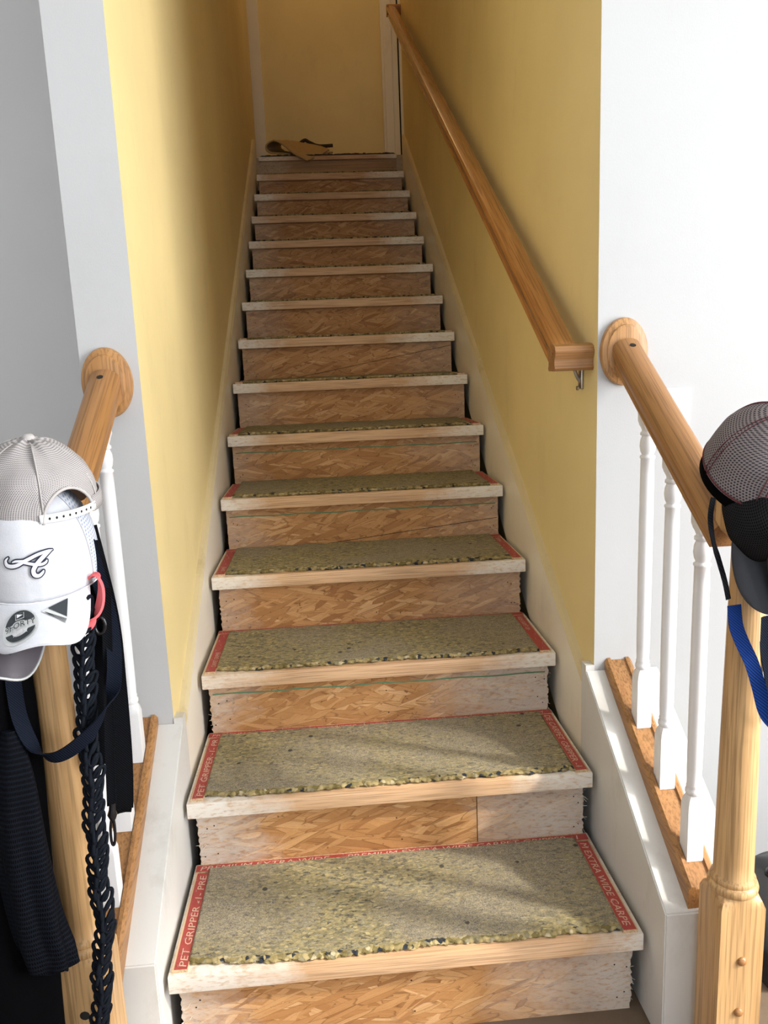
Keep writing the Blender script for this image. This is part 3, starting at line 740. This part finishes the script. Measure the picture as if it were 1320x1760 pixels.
wall_rail()

# ------------------------------------------------------------------ wall plate behind the rail
p0, p1 = P(1119, 769, YW), P(1185, 665, YW)
rt = empty('switch_plate', ((p0.x + p1.x) / 2, YW, p0.z), 'white plastic switch plate on the white wall behind the handrail', 'switch plate')
w2, hh = (p1.x - p0.x) / 2, p1.z - p0.z
MB().box(-w2, w2, -0.006, 0, 0, hh, 0, 0.002).build('plate', M['plastic_white'], rt)
MB().box(-0.016, 0.016, -0.009, -0.005, hh / 2 - 0.033, hh / 2 + 0.033, 0, 0.001).build('rocker', M['plastic_white'], rt)

# ------------------------------------------------------------------ scrap of carpet on the landing
def carpet_scrap():
    def c(px, py, y): return P(px, py, y)
    #          bottom .................. fold ............................ top ................ drooping tip
    A = [c(520, 268, 4.16), c(492, 264, 4.10), c(466, 263, 4.09), c(457, 256, 4.09), c(460, 246, 4.09), c(473, 242, 4.09), c(488, 250, 4.07), c(503, 263, 4.05), c(528, 277, 4.045)]
    B = [c(572, 262, 4.45), c(540, 262, 4.40), c(500, 262, 4.42), c(484, 256, 4.42), c(484, 246, 4.40), c(500, 243, 4.36), c(525, 247, 4.30), c(552, 252, 4.22), c(566, 258, 4.12)]
    a, b_ = spline(A, 8), spline(B, 8); n = len(a); m = 14; v = []; f = []
    for i in range(n):
        for j in range(m + 1):
            t = j / m; p = a[i].lerp(b_[i], t)
            p.z += 0.004 * noise.noise((i * 0.3, j * 0.5, 2)) + (0.006 * noise.noise((j * 1.3, 5, 1)) if i > n - 4 else 0)
            v.append(p)
    f = [(i * (m + 1) + j, (i + 1) * (m + 1) + j, (i + 1) * (m + 1) + j + 1, i * (m + 1) + j + 1) for i in range(n - 1) for j in range(m)]
    base = Vector((v[0].x, v[0].y, LAND))
    o = mesh('carpet_scrap', [p - base for p in v], f, [M['carpet_tan'], M['carpet_back']], None, True, 80, loc=base)
    md = o.modifiers.new('thickness', 'SOLIDIFY'); md.thickness = 0.009; md.offset = 0; md.material_offset = 0
    tag(o, 'folded scrap of tan carpet drooping over the edge of the top landing', 'carpet')
    # a loose rag end behind the fold
    w = MB().tube(spline([c(515, 247, 4.45), c(524, 241, 4.46), c(532, 245, 4.46), c(548, 251, 4.46), c(572, 250, 4.46)], 6), 0.012, 8, scale=None)
    o2 = w.build('frayed_end', M['carpet_back'], None, True, 60); o2.parent = o; o2.matrix_parent_inverse = Matrix.Translation(-base)
carpet_scrap()

# ------------------------------------------------------------------ caps
class Cap:
    """baseball cap; local x across, -y front, z up, rim at z = 0"""
    def __init__(s, name, label, loc, yaw, pitch, roll=0.0, a=0.082, b=0.098, h=0.118, p=2.3):
        s.rt = empty(name, loc, label, 'cap')
        s.rt.rotation_mode = 'QUATERNION'
        s.rt.rotation_quaternion = (Matrix.Rotation(math.radians(yaw), 4, 'Z') @ Matrix.Rotation(math.radians(roll), 4, 'Y') @ Matrix.Rotation(math.radians(pitch), 4, 'X')).to_quaternion()
        s.a, s.b, s.h, s.p = a, b, h, p
    def pt(s, phi, v, off=0.0):
        """phi = 0 at the front, grows towards +x; v = 0 rim .. 1 button"""
        v = min(max(v, -0.2), 1.0)
        fr = (1 - max(v, 0) ** s.p) ** (1 / s.p)
        x, y = s.a * math.sin(phi) * fr, -s.b * math.cos(phi) * fr
        z = s.h * v
        n = Vector((x / s.a ** 2, y / s.b ** 2, max(z, 0) ** (s.p - 1) / s.h ** s.p * 1.0)); n = n.normalized() if n.length else Vector((0, 0, 1))
        return Vector((x, y, z)) + n * off
    def crown(s, mat, hole=None, seg=72, rows=22, front_mat=None, front=0.0, wrinkle=0.0012, name='crown'):
        v = []; f = []; uv = []; fm = []
        for j in range(rows + 1):
            t = j / rows; vv = 1 - (1 - t) ** 1.5 if j < rows else 1.0
            vv = min(vv, 0.9995)
            for i in range(seg):
                phi = -math.pi + 2 * math.pi * i / seg
                seam = max(0, 1 - abs(((phi / (math.pi / 3)) + 0.5) % 1.0 - 0.5) * 22) * 0.0012
                w = wrinkle * noise.noise((phi * 2.2, vv * 3.0, s.a * 90)) * 3
                v.append(s.pt(phi, vv, w - seam * (1 - vv))); uv.append((phi * s.a * (0.35 + 0.65 * (1 - vv ** 3)), vv * s.h * 1.25))
        for j in range(rows):
            for i in range(seg):
                phi = -math.pi + 2 * math.pi * (i + 0.5) / seg; vv = (1 - (1 - (j + 0.5) / rows) ** 1.5)
                if hole and hole(phi, vv): continue
                k = (i + 1) % seg
                f.append((j * seg + i, j * seg + k, (j + 1) * seg + k, (j + 1) * seg + i)); fm.append(1 if (front_mat and abs(phi) < front) else 0)
        o = mesh(name, v, f, [mat] + ([front_mat] if front_mat else []), s.rt, True, 80, fm, uv)
        md = o.modifiers.new('cloth', 'SOLIDIFY'); md.thickness = 0.0018; md.offset = -1
        return o
    def button(s, mat):
        MB().rings([(s.h - 0.001, 0.0085, 0), (s.h + 0.003, 0.0085, 0), (s.h + 0.006, 0.006, 0), (s.h + 0.0068, 0.001, 0)], 20).build('button', mat, s.rt, True, 60)
    def stitches(s, mat, phis=None, off=0.0012, r=0.0006, double=0.0):
        mb = MB()
        for ph in (phis or [math.pi / 3 * k for k in range(6)]):
            for d in ((-double, double) if double else (0,)):
                mb.tube([s.pt(ph + d / s.a, t / 24 * 0.96, off) for t in range(25)], r, 5)
        mb.build('stitching', mat, s.rt, True, None)
    def rim(s, mat, r=0.0016, z=0.004, off=0.001, name='rim_seam', span=(-math.pi, math.pi)):
        MB().tube([s.pt(span[0] + (span[1] - span[0]) * k / 60, z, off) for k in range(61)], r, 6).build(name, mat, s.rt, True, None)
    def band(s, mat, z0, z1, off, span=(-math.pi, math.pi), name='sweatband', n=60):
        v = []; f = []; uv = []
        for k in range(n + 1):
            ph = span[0] + (span[1] - span[0]) * k / n
            for q, z in enumerate((z0, (z0 + z1) / 2, z1)):
                p = s.pt(ph, max(z, 0), off); p.z = s.h * z; v.append(p); uv.append((ph * s.a, z * s.h))
        f = [(k * 3 + q, k * 3 + 3 + q, k * 3 + 4 + q, k * 3 + 1 + q) for k in range(n) for q in range(2)]
        o = mesh(name, v, f, mat, s.rt, True, None, None, uv); md = o.modifiers.new('cloth', 'SOLIDIFY'); md.thickness = 0.0022; md.offset = 0; return o
    # brim as a height field over (x, forward distance)
    def bz(s, x, y):
        yi = s.b * math.sqrt(1 - min(abs(x) / s.a, 0.985) ** 2)
        return -(y - yi) * (s.bt + s.bc * (x / s.bh) ** 2) + 0.001
    def brim(s, mat, length=0.070, curve=5.5, tilt=0.25, half=0.080, mat2=None, edge=None):
        s.bc, s.bt, s.bl, s.bh = curve, tilt, length, half
        v = []; f = []; fm = []; n, m = 48, 12
        for layer in (0, 1):
            for i in range(n + 1):
                u = -1 + 2 * i / n; x = half * math.sin(u * math.pi / 2)
                xi = min(abs(x) / s.a, 0.985); yi = s.b * math.sqrt(1 - xi * xi) - 0.001
                yo = yi + 0.0005 + (s.b + length - s.b * 0.20) * (max(0, 1 - (abs(x) / half) ** 2.6)) ** 0.55 - (yi - s.b * 0.20) * (1 if abs(x) < half else 1) * (max(0, 1 - (abs(x) / half) ** 2.6)) ** 0.55
                for j in range(m + 1):
                    y = yi + (max(yo, yi + 0.0008) - yi) * j / m
                    v.append(Vector((x, -y, s.bz(x, y) - (0.0032 if layer else 0.0))))
        k = (n + 1) * (m + 1)
        for i in range(n):
            for j in range(m):
                a = i * (m + 1) + j
                f.append((a, a + 1, a + m + 2, a + m + 1)); fm.append(0)
                f.append((k + a, k + a + m + 1, k + a + m + 2, k + a + 1)); fm.append(1 if mat2 else 0)
            a = i * (m + 1) + m; f.append((a, k + a, k + a + m + 1, a + m + 1)); fm.append(0)
        o = mesh('brim', v, f, [mat] + ([mat2] if mat2 else []), s.rt, True, 50, fm)
        if edge:
            MB().tube([v[i * (m + 1) + m] - Vector((0, 0, 0.0016)) for i in range(n + 1)], 0.0022, 6).build('brim_edge', edge, s.rt, True, None)
        return o
    def on_brim(s, x, y, off=0.0006): return Vector((x, -y, s.bz(x, y) + off))
    def on_front(s, x, z, off=0.0015): return s.pt(x / s.a * 0.93, z / s.h, off)
def stroke(pts, w, n=7):
    """closed outline strip (left, right) of a pen stroke with varying width in 2-D"""
    p = spline([(x, y, 0) for x, y in pts], n); ww = spline([(q, 0, 0) for q in w], n); L = []; R = []
    for i in range(len(p)):
        t = (p[min(i + 1, len(p) - 1)] - p[max(i - 1, 0)]).normalized(); nn = Vector((-t.y, t.x, 0))
        L.append(p[i] + nn * ww[i].x / 2); R.append(p[i] - nn * ww[i].x / 2)
    return L, R
def stroke_mesh(strokes, fmap, grow=0.0, off=0.0):
    mb = MB()
    for pts, w in strokes:
        L, R = stroke(pts, [q + 2 * grow for q in w]); vv = []
        for a, c in zip(L, R): vv += [fmap(a.x, a.y, off), fmap((a.x + c.x) / 2, (a.y + c.y) / 2, off + 0.0005), fmap(c.x, c.y, off)]
        mb.add(vv, [(3 * i + q, 3 * i + 3 + q, 3 * i + 4 + q, 3 * i + 1 + q) for i in range(len(L) - 1) for q in range(2)])
        for e in (0, -1):      # round pen ends
            c = (L[e] + R[e]) / 2; r = (L[e] - R[e]).length / 2
            mb.add([fmap(c.x + r * math.cos(q * 0.5236), c.y + r * math.sin(q * 0.5236), off) for q in range(12)], [tuple(range(12))])
    return mb
TAU = math.pi * 2

# white cap facing the room
wc = Cap('baseball_cap', 'white cap with a script A emblem and stickers on its brim', (-0.086, -0.132, 0.812), 17, 10, 0, 0.089, 0.102, 0.138, 2.5)
wc.crown(M['net_white'], None, 96, 28, M['cap_white'], 1.02, 0.0003)
wc.stitches(M['stitch_white'], [math.radians(a) for a in (58, -58, 120, -120, 180)])
wc.rim(M['stitch_white'], 0.0012, 0.004)
wc.brim(M['cap_white'], 0.058, 0.45, 0.55, 0.069)
# script A
def lg(x, y): return ((x - 640) * 6.8e-5, (440 - y) * 6.8e-5 + 0.054)
A_ST = [([(200, 265), (148, 325), (170, 405), (260, 430), (370, 412), (480, 360), (600, 312), (800, 245), (1000, 213), (1108, 208)], [18, 50, 72, 74, 70, 66, 64, 58, 46, 14]),
        ([(285, 352), (350, 335), (440, 335), (520, 335)], [24, 44, 44, 40]),
        ([(1070, 215), (930, 285), (830, 355), (735, 440), (672, 540), (690, 630), (765, 652), (838, 605), (862, 572)], [30, 74, 76, 78, 82, 82, 70, 52, 34]),
        ([(490, 362), (600, 392), (720, 425), (850, 440), (930, 415), (958, 382)], [46, 54, 58, 54, 48, 30])]
A_ST = [([lg(*q) for q in p], [w * 6.8e-5 for w in ws]) for p, ws in A_ST]
stroke_mesh(A_ST, lambda x, z, o: wc.on_front(x, z, o), 0.0017, 0.0026).build('emblem_outline', M['stitch_navy'], wc.rt, False)
stroke_mesh(A_ST, lambda x, z, o: wc.on_front(x, z, o), 0.0, 0.0034).build('emblem', M['stitch_white'], wc.rt, True, None)
def disc(cap, cx, cy, r0, r1, a0, a1, off, mat, name, parent, n=40):
    vv = []; 
    for k in range(n + 1):
        a = a0 + (a1 - a0) * k / n
        for r in (r0, (r0 + r1) / 2, r1): vv.append(cap.on_brim(cx + r * math.cos(a), cy + r * math.sin(a), off))
    return MB().add(vv, [(3 * k + q, 3 * k + 3 + q, 3 * k + 4 + q, 3 * k + 1 + q) for k in range(n) for q in range(2)]).build(name, mat, parent, True, None)
SX, SY, SR = -0.021, 0.1310, 0.0225
st = disc(wc, SX, SY, 0.0, SR, 0, TAU, 0.0008, M['silver'], 'round_sticker', wc.rt)
def brim_poly(pts, off, mat, name, parent): return MB().add([wc.on_brim(x, y, off) for x, y in pts], [tuple(range(len(pts)))]).build(name, mat, parent)
def seg_poly(y0, sign):      # black cap of the round label above / below its silver band
    r = SR * 0.86; pts = []
    a0 = math.asin(y0 / r)
    for k in range(21):
        a = (a0 + (math.pi - 2 * a0) * k / 20) * sign; pts.append((SX + r * math.cos(a), SY + r * math.sin(a)))
    return pts
brim_poly(seg_poly(0.006, -1), 0.0030, M['sticker_black'], 'label_field', st); brim_poly(seg_poly(0.005, 1), 0.0030, M['sticker_black'], 'label_field', st)
def brim_text(txt, cx, cy, size, mat, parent, rot=0.0):
    tv, tf = text_mesh(txt, size); wd = max(p.x for p in tv); c, s_ = math.cos(rot), math.sin(rot)
    pts = []
    for p in tv:
        x, y = p.x - wd / 2, p.y
        pts.append(wc.on_brim(cx + x * c - y * s_, cy - (x * s_ + y * c), 0.0038))
    return mesh('lettering', pts, tf, mat, parent)
brim_text('9FORTY', SX, SY + 0.003, 0.0105, M['sticker_black'], st)
brim_text('APEX', SX, SY + 0.0125, 0.0075, M['stitch_white'], st)
fl = [(-0.0055, -0.0155), (0.0055, -0.0155), (0.0055, -0.0075), (-0.0055, -0.0075)]
brim_poly([(SX + a, SY + c) for a, c in fl], 0.0036, M['silver'], 'flag_frame', st)
brim_poly([(SX + a * 0.86, SY - 0.0115 + (c + 0.0115) * 0.84) for a, c in fl], 0.0041, M['sticker_black'], 'flag_field', st)
brim_poly([(SX - 0.0035, SY - 0.0140), (SX + 0.0040, SY - 0.0115), (SX - 0.0035, SY - 0.0090)], 0.0046, M['stitch_white'], 'flag', st)
TX, TY = 0.026, 0.117
tri = [(TX - 0.020, TY + 0.001), (TX + 0.014, TY - 0.020), (TX + 0.009, TY + 0.014)]
ts = brim_poly(tri, 0.0022, M['silver'], 'triangular_sticker', wc.rt)
brim_poly([(TX - 0.012, TY - 0.0030), (TX + 0.0135, TY - 0.0190), (TX + 0.0105, TY + 0.0055)], 0.0030, M['sticker_black'], 'label_field', ts)
for k in range(4):
    t = k / 4; q0 = (TX - 0.0160 + 0.006 * t, TY + 0.0020 + 0.0045 * t); q1 = (TX + 0.0100 - 0.0008 * k, TY + 0.0085 + 0.0016 * k)
    brim_poly([q0, q1, (q1[0], q1[1] + 0.0007), (q0[0], q0[1] + 0.0007)], 0.0030, M['sticker_black'], 'label_line', ts)

# pale trucker cap worn on top of it, back towards the stairs
tcap = Cap('baseball_cap', 'pale grey mesh trucker cap with snap strap, topmost on the left newel', (-0.080, -0.124, 0.912), 205, -8, 0, 0.089, 0.098, 0.098, 2.0)
BK = math.radians(205)           # opening direction, in the cap's own angle
def adiff(a, c): return abs((a - c + math.pi) % TAU - math.pi)
tcap.crown(M['net_pale'], lambda ph, v: adiff(ph, BK) < 0.44 * math.sqrt(max(0, 1 - (v / 0.42) ** 2)), 220, 60, None, 0, 0.0016)
MB().tube([tcap.pt(BK + 0.45 * math.cos(k / 30 * math.pi), 0.43 * math.sin(k / 30 * math.pi), 0.0008) for k in range(31)], 0.0022, 7).build('opening_seam', M['net_pale'], tcap.rt, True, None)
tcap.button(M['net_pale']); tcap.stitches(M['net_pale'], None, 0.0008, 0.0011)
tcap.band(M['net_pale'], 0.0, 0.22, 0.0015, (BK + 0.44, BK + 0.44 + 2.6), 'back_hem')
tcap.band(M['plastic_white'], 0.02, 0.14, 0.0015, (BK - 0.50, BK + 0.50), 'snap_strap', 24)
hb = MB()
for k in range(8):
    c = tcap.pt(BK - 0.36 + 0.10 * k, 0.08, 0.0032); t_ = (tcap.pt(BK - 0.34 + 0.10 * k, 0.08, 0.0032) - c).normalized(); up_ = Vector((0, 0, 1))
    hb.add([c + t_ * 0.0016 * math.cos(q) + up_ * 0.0022 * math.sin(q) for q in (0, 1.05, 2.09, 3.14, 4.19, 5.24)], [tuple(range(6))])
hb.build('snap_holes', M['dark_gap'], tcap.rt)
tcap.brim(M['brim_grey'], 0.066, 0.5, 0.25, 0.080)

# dark cap underneath, only its brim shows
dc = Cap('baseball_cap', 'cap with a smoky grey brim showing below the white cap', (-0.122, -0.134, 0.806), 6, 6, 0, 0.056, 0.084, 0.09, 2.3)
dc.crown(M['charcoal'], None, 48, 14); dc.brim(M['brim_grey'], 0.066, 0.35, 1.20, 0.0555, None, M['silver'])
pat = [([(-0.012, 0.100), (-0.016, 0.120), (-0.012, 0.142)], [0.005, 0.007, 0.003]), ([(0.002, 0.098), (0.006, 0.118), (0.003, 0.140)], [0.006, 0.007, 0.003]), ([(0.014, 0.100), (0.022, 0.114), (0.020, 0.128)], [0.002, 0.003, 0.002])]
stroke_mesh(pat, lambda x, y, o: dc.on_brim(x, y, 0.0012 + o)).build('printed_motif', M['sticker_black'], dc.rt)

# coral strap of a cap hidden behind
pk = [P(148, 992, -0.165), P(166, 990, -0.175), P(174, 1012, -0.18), P(170, 1045, -0.185), P(155, 1072, -0.19), P(132, 1084, -0.195), P(110, 1088, -0.195)]
base = pk[0].copy()
sm = strap_mesh([p - base for p in pk], [Vector((0.25, -1, 0.0)), Vector((0.35, -1, 0)), Vector((0.6, -0.8, 0.1)), Vector((0.7, -0.4, 0.5)), Vector((0.4, -0.2, 0.9)), Vector((0.1, -0.1, 1)), Vector((0, -0.1, 1))], 0.016, 0.004)
o = sm.build('cap_strap', M['pink'], None, True, 50, loc=base); tag(o, 'coral pink fabric strap curving out from under the white cap', 'strap')
sm2 = strap_mesh([P(118, 1080, -0.196) - base, P(110, 1088, -0.198) - base, P(106, 1092, -0.196) - base], [Vector((0.1, 0, 1)), Vector((0.4, 0, 0.9)), Vector((0.5, 0, 0.9))], 0.021, 0.007)
sm2.build('strap_tab', M['pink'], o, True, 50)

# ------------------------------------------------------------------ leashes on the left newel
def ribbon(name, label, pts, sides, width, mat, cat='leash', thick=0.0022, parent=None):
    base = Vector(pts[0]); o = strap_mesh([Vector(p) - base for p in pts], [Vector(s) for s in sides], width, thick).build(name, mat, None, True, 50, loc=base)
    return tag(o, label, cat)
FX = Vector((1, 0.15, 0)); 
ribbon('leash_loop', 'navy black webbing leash looping across the front of the left newel', [P(150, 930, -0.150), P(190, 1070, -0.155), P(196, 1170, -0.175), P(178, 1225, -0.195), P(140, 1275, -0.205), P(95, 1302, -0.205), P(62, 1288, -0.200), P(36, 1240, -0.195), P(24, 1180, -0.19), P(20, 1120, -0.185)],
       [FX, (0.9, 0.4, 0), (0.6, 0.3, 0.6), (0.45, -0.1, 0.8), (0.35, -0.1, 0.9), (0.0, -0.4, 0.9), (-0.5, -0.5, 0.6), (-0.8, -0.5, 0.3), (-0.9, -0.4, 0), (-0.9, -0.4, 0)], 0.021, M['web_navy'])
ribbon('wide_strap', 'wide black webbing strap hanging double beside the left newel', [P(150, 905, -0.125), P(188, 1060, -0.13), P(202, 1180, -0.13), P(212, 1300, -0.13), P(214, 1380, -0.128), P(212, 1387, -0.118), P(208, 1380, -0.110), P(200, 1200, -0.105), P(150, 905, -0.105)],
       [FX] * 9, 0.027, M['web_black'], 'strap')
ribbon('wide_strap', 'broad black webbing strap ending in a fold behind the rope chain', [P(150, 930, -0.150), P(171, 1080, -0.150), P(172, 1180, -0.150), P(180, 1260, -0.150), P(178, 1302, -0.150), P(174, 1312, -0.142), P(170, 1295, -0.136), P(165, 1200, -0.132)],
       [FX] * 8, 0.030, M['web_black'], 'strap')
rt = empty('clip_leash', P(182, 1010, -0.165), 'thin black leash hanging straight down with a small clip at its end', 'leash'); B0 = rt.location.copy()
strap_mesh([P(182, 1010, -0.165) - B0, P(186, 1150, -0.165) - B0, P(189, 1300, -0.165) - B0, P(192, 1385, -0.165) - B0], [FX] * 4, 0.0135, 0.002).build('webbing', M['web_black'], rt, True, 50)
ct = [P(193, 1385, -0.167) - B0, P(193, 1400, -0.167) - B0]
MB().tube([P(193, 1380, -0.167) - B0, P(193, 1392, -0.167) - B0, P(193, 1400, -0.167) - B0, P(194, 1408, -0.167) - B0], 0.0065, 12, scale=[0.7, 0.8, 1.15, 0.7]).build('swivel', M['black_gloss'], rt, True, 50)
MB().tube(spline([P(192, 1406, -0.167) - B0, P(190, 1425, -0.167) - B0, P(192, 1447, -0.167) - B0, P(196, 1452, -0.167) - B0, P(198, 1440, -0.167) - B0, P(197, 1420, -0.167) - B0, P(195, 1408, -0.167) - B0], 5), 0.0022, 8).build('hook', M['black_gloss'], rt, True, 60)
rp = [P(165, 1072, -0.168), P(176, 1062, -0.17)]
o = MB().tube([P(172 + 9 * math.cos(a / 16 * TAU), 1075 + 14 * math.sin(a / 16 * TAU), -0.168) for a in range(17)], 0.0028, 8, caps=False).build('snap_ring', M['black_gloss'], None, True, None)
tag(o, 'small black ring hanging by the coral strap', 'ring')
# chain of knotted cord
rt = empty('rope_chain', P(140, 1040, -0.185), 'long chain of knotted black cord hanging down the left newel', 'rope', None); B0 = rt.location.copy()
cp = spline([P(x, y, -0.190) for x, y in ((140, 1040), (143, 1060), (142, 1100), (147, 1160), (147, 1220), (150, 1270), (158, 1330), (161, 1390), (166, 1450), (169, 1510), (178, 1570), (179, 1620), (174, 1670), (176, 1715), (172, 1770), (172, 1830))], 24)
acc = [0.0]
for i in range(1, len(cp)): acc.append(acc[-1] + (cp[i] - cp[i - 1]).length)
def along(s):
    s = min(max(s, 0), acc[-1] - 1e-5)
    for i in range(len(acc) - 1):
        if acc[i + 1] >= s: return cp[i].lerp(cp[i + 1], (s - acc[i]) / max(acc[i + 1] - acc[i], 1e-9))
lk = [Vector((0.0068 * math.cos(a) * (1 + 0.25 * math.sin(a)), 0.0026 * math.sin(2 * a), 0.0175 * math.sin(a))) for a in [TAU * k / 20 for k in range(21)]]
link_me = MB().tube(lk, 0.0030, 7, caps=False); me0 = None
s = 0.0; k = 0
while s < acc[-1] - 0.02:
    c = along(s + 0.012) - B0; t = (along(s + 0.024) - along(s)).normalized()
    for side in (-1, 1):
        if me0 is None: o = link_me.build('link', M['cord'], rt, True, None); me0 = o.data
        else: o = link(bpy.data.objects.new('link', me0), rt)
        q = Vector((0, 0, -1)).rotation_difference(t)
        o.rotation_mode = 'QUATERNION'
        o.rotation_quaternion = q @ Matrix.Rotation(side * (0.7 + 0.25 * math.sin(k * 1.7)), 4, 'Z').to_quaternion() @ Matrix.Rotation(side * 0.34 + 0.12 * math.sin(k * 2.3), 4, 'Y').to_quaternion()
        o.location = c + Vector((side * 0.0062 + 0.0015 * math.sin(k), 0.002 * side, 0.006 * side))
    s += 0.0185; k += 1

# black garment and net bag hanging on the left newel
def drape(name, label, rows, mat, cat, seg=56, fold=0.010, nf=7, seed=1, hem=0.0):
    """rows = (centre, half width x, half depth y) from top to bottom"""
    c = spline([r[0] for r in rows], 8); w = spline([(r[1], r[2], 0) for r in rows], 8); v = []; uv = []
    base = c[0].copy(); n = len(c)
    for i in range(n):
        t = i / (n - 1)
        for j in range(seg):
            a = TAU * j / seg
            k = 1 + (fold * (0.3 + t)) / 0.05 * (0.6 * math.sin(nf * a + 3 * t + seed) + 0.5 * noise.noise((math.cos(a) * 2, math.sin(a) * 2, t * 3 + seed)))
            p = c[i] + Vector((w[i].x * math.cos(a) * k, w[i].y * math.sin(a) * k, 0))
            if i == n - 1: p.z += hem * noise.noise((a * 2, seed, 1))
            v.append(p - base); uv.append((a * 0.10, -(c[i].z)))
    f = [(i * seg + j, i * seg + (j + 1) % seg, (i + 1) * seg + (j + 1) % seg, (i + 1) * seg + j) for i in range(n - 1) for j in range(seg)]
    f += [tuple(range(seg)), tuple((n - 1) * seg + j for j in range(seg))[::-1]]
    o = mesh(name, v, f, mat, None, True, 70, None, uv, loc=base); return tag(o, label, cat)
drape('black_coat', 'black garment hanging at the far left, beside the net bag', [(Vector((-0.170, -0.160, 0.745)), 0.060, 0.03), (Vector((-0.180, -0.165, 0.62)), 0.078, 0.04), (Vector((-0.190, -0.175, 0.40)), 0.084, 0.04), (Vector((-0.202, -0.190, 0.15)), 0.090, 0.045), (Vector((-0.205, -0.195, -0.12)), 0.095, 0.045), (Vector((-0.205, -0.195, -0.185)), 0.095, 0.045)], M['black_cloth'], 'coat', fold=0.005, nf=5)
drape('net_bag', 'dark navy net bag hanging against the left newel', [(Vector((-0.128, -0.195, 0.60)), 0.012, 0.010), (Vector((-0.128, -0.205, 0.53)), 0.028, 0.016), (Vector((-0.128, -0.212, 0.42)), 0.036, 0.022), (Vector((-0.120, -0.215, 0.30)), 0.037, 0.024), (Vector((-0.112, -0.216, 0.255)), 0.036, 0.022), (Vector((-0.108, -0.216, 0.226)), 0.034, 0.018)], M['net_navy'], 'bag', fold=0.013, nf=5, seed=3, hem=0.012)

# ------------------------------------------------------------------ caps and leash on the right newel
gc = Cap('baseball_cap', 'grey spacer mesh cap with dark red stitching, topmost on the right newel', (1.012, -0.128, 0.905), 150, 0, 0, 0.090, 0.102, 0.112, 2.1)
gc.rt.rotation_quaternion = (Matrix.Rotation(math.radians(34), 4, Vector((1, 0.15, 0))) @ Matrix.Rotation(math.radians(150), 4, 'Z')).to_quaternion()
gc.crown(M['net_grey'], None, 84, 22, None, 0, 0.0012); gc.stitches(M['stitch_red'], None, 0.0014, 0.0007, 0.0045); gc.rim(M['stitch_red'], 0.0012, 0.03, 0.0012); gc.button(M['charcoal'])
gc.band(M['black_cloth'], -0.16, 0.02, -0.002, name='sweatband')
bc = Cap('baseball_cap', 'black ribbed mesh cap with charcoal brim hanging below the grey mesh cap', (0.990, -0.155, 0.842), 15, 70, 0, 0.062, 0.070, 0.085, 2.2)
bc.crown(M['net_black'], None, 56, 16); bc.brim(M['charcoal'], 0.080, 0.45, -0.05, 0.054)
kc = Cap('baseball_cap', 'charcoal cap with slate brim at the right edge, lowest on the right newel', (1.032, -0.195, 0.838), 0, 74, 0, 0.060, 0.066, 0.075, 2.2)
kc.crown(M['net_black'], None, 56, 16); kc.brim(M['charcoal'], 0.088, 0.40, -0.10, 0.050)
ribbon('thin_strap', 'thin black strap hanging from the caps on the right newel', [P(1226, 855, -0.20), P(1221, 890, -0.20), P(1226, 930, -0.20), P(1236, 965, -0.20), P(1246, 1000, -0.195), P(1252, 1030, -0.19)], [(1, 0.2, 0), (0.9, -0.4, 0), (0.8, 0.4, 0.1), (0.9, -0.3, 0), (1, 0, 0), (1, 0, 0)], 0.0075, M['web_black'], 'strap', 0.0015)
ribbon('blue_leash', 'royal blue webbing leash draped down the right newel', [P(1262, 1040, -0.180), P(1265, 1075, -0.182), P(1276, 1105, -0.183), P(1292, 1140, -0.182), P(1304, 1180, -0.180), P(1316, 1225, -0.178), P(1336, 1250, -0.172)], [(1, 0, 0.1), (1, -0.1, 0.15), (0.9, -0.1, 0.4), (0.9, -0.1, 0.35), (0.9, -0.3, 0.3), (0.9, -0.3, 0.3), (0.7, -0.3, 0.6)], 0.021, M['web_blue'])
ribbon('navy_leash', 'dark side of a navy leash hanging at the right edge of the newel', [P(1312, 1060, -0.150), P(1314, 1110, -0.150), P(1322, 1160, -0.150), P(1330, 1230, -0.155)], [FX] * 4, 0.018, M['web_navy'])
# black bag on the floor behind the right newel
bb = P(1352, 1590, 0.10)
rt = empty('black_bag', (bb.x, 0.10, FLOOR), 'black bag standing on the floor behind the right newel', 'bag')
mb = MB(); top_z = P(1320, 1490, 0.10).z - FLOOR
mb.rings([(0, 0.075, 0.7), (0.02, 0.085, 0.6), (top_z * 0.5, 0.088, 0.5), (top_z * 0.85, 0.080, 0.4), (top_z * 0.97, 0.06, 0.3), (top_z, 0.03, 0.2)], 40)
mb.build('body', M['black_gloss'], rt, True, 50)
MB().tube(spline([(-0.05, 0, top_z * 0.9), (-0.06, -0.03, top_z * 1.08), (-0.02, -0.05, top_z * 1.16), (0.04, -0.04, top_z * 1.05), (0.06, -0.06, top_z * 0.7)], 6), 0.006, 8).build('handle', M['black_gloss'], rt, True, 60)

# ------------------------------------------------------------------ added pendant lamp, out of view, warm fill for the dim stair head
rt = empty('added_pendant_lamp', (0.45, 3.85, TOP), 'added unseen pendant lamp that brightens the head of the stairs', 'lamp')
MB().rings([(-0.025, 0.05, 0), (0, 0.06, 0)], 24).build('canopy', M['steel'], rt, True, 40)
MB().tube([(0, 0, -0.02), (0, 0, -0.42)], 0.004, 8).build('cable', M['cord'], rt, True, 40)
MB().rings([(-0.48, 0.018, 0), (-0.44, 0.018, 0), (-0.42, 0.008, 0)], 20).build('socket', M['steel'], rt, True, 40)
l = bpy.data.lights.new('added_fill_light', 'POINT'); l.energy = 7; l.color = (1.0, 0.64, 0.28); l.shadow_soft_size = 0.05  # invented warm source that lifts the upper walls and door casing
lo = bpy.data.objects.new('added_fill_light', l); lo.location = (0.45, 3.85, TOP - 0.55); COL.objects.link(lo)
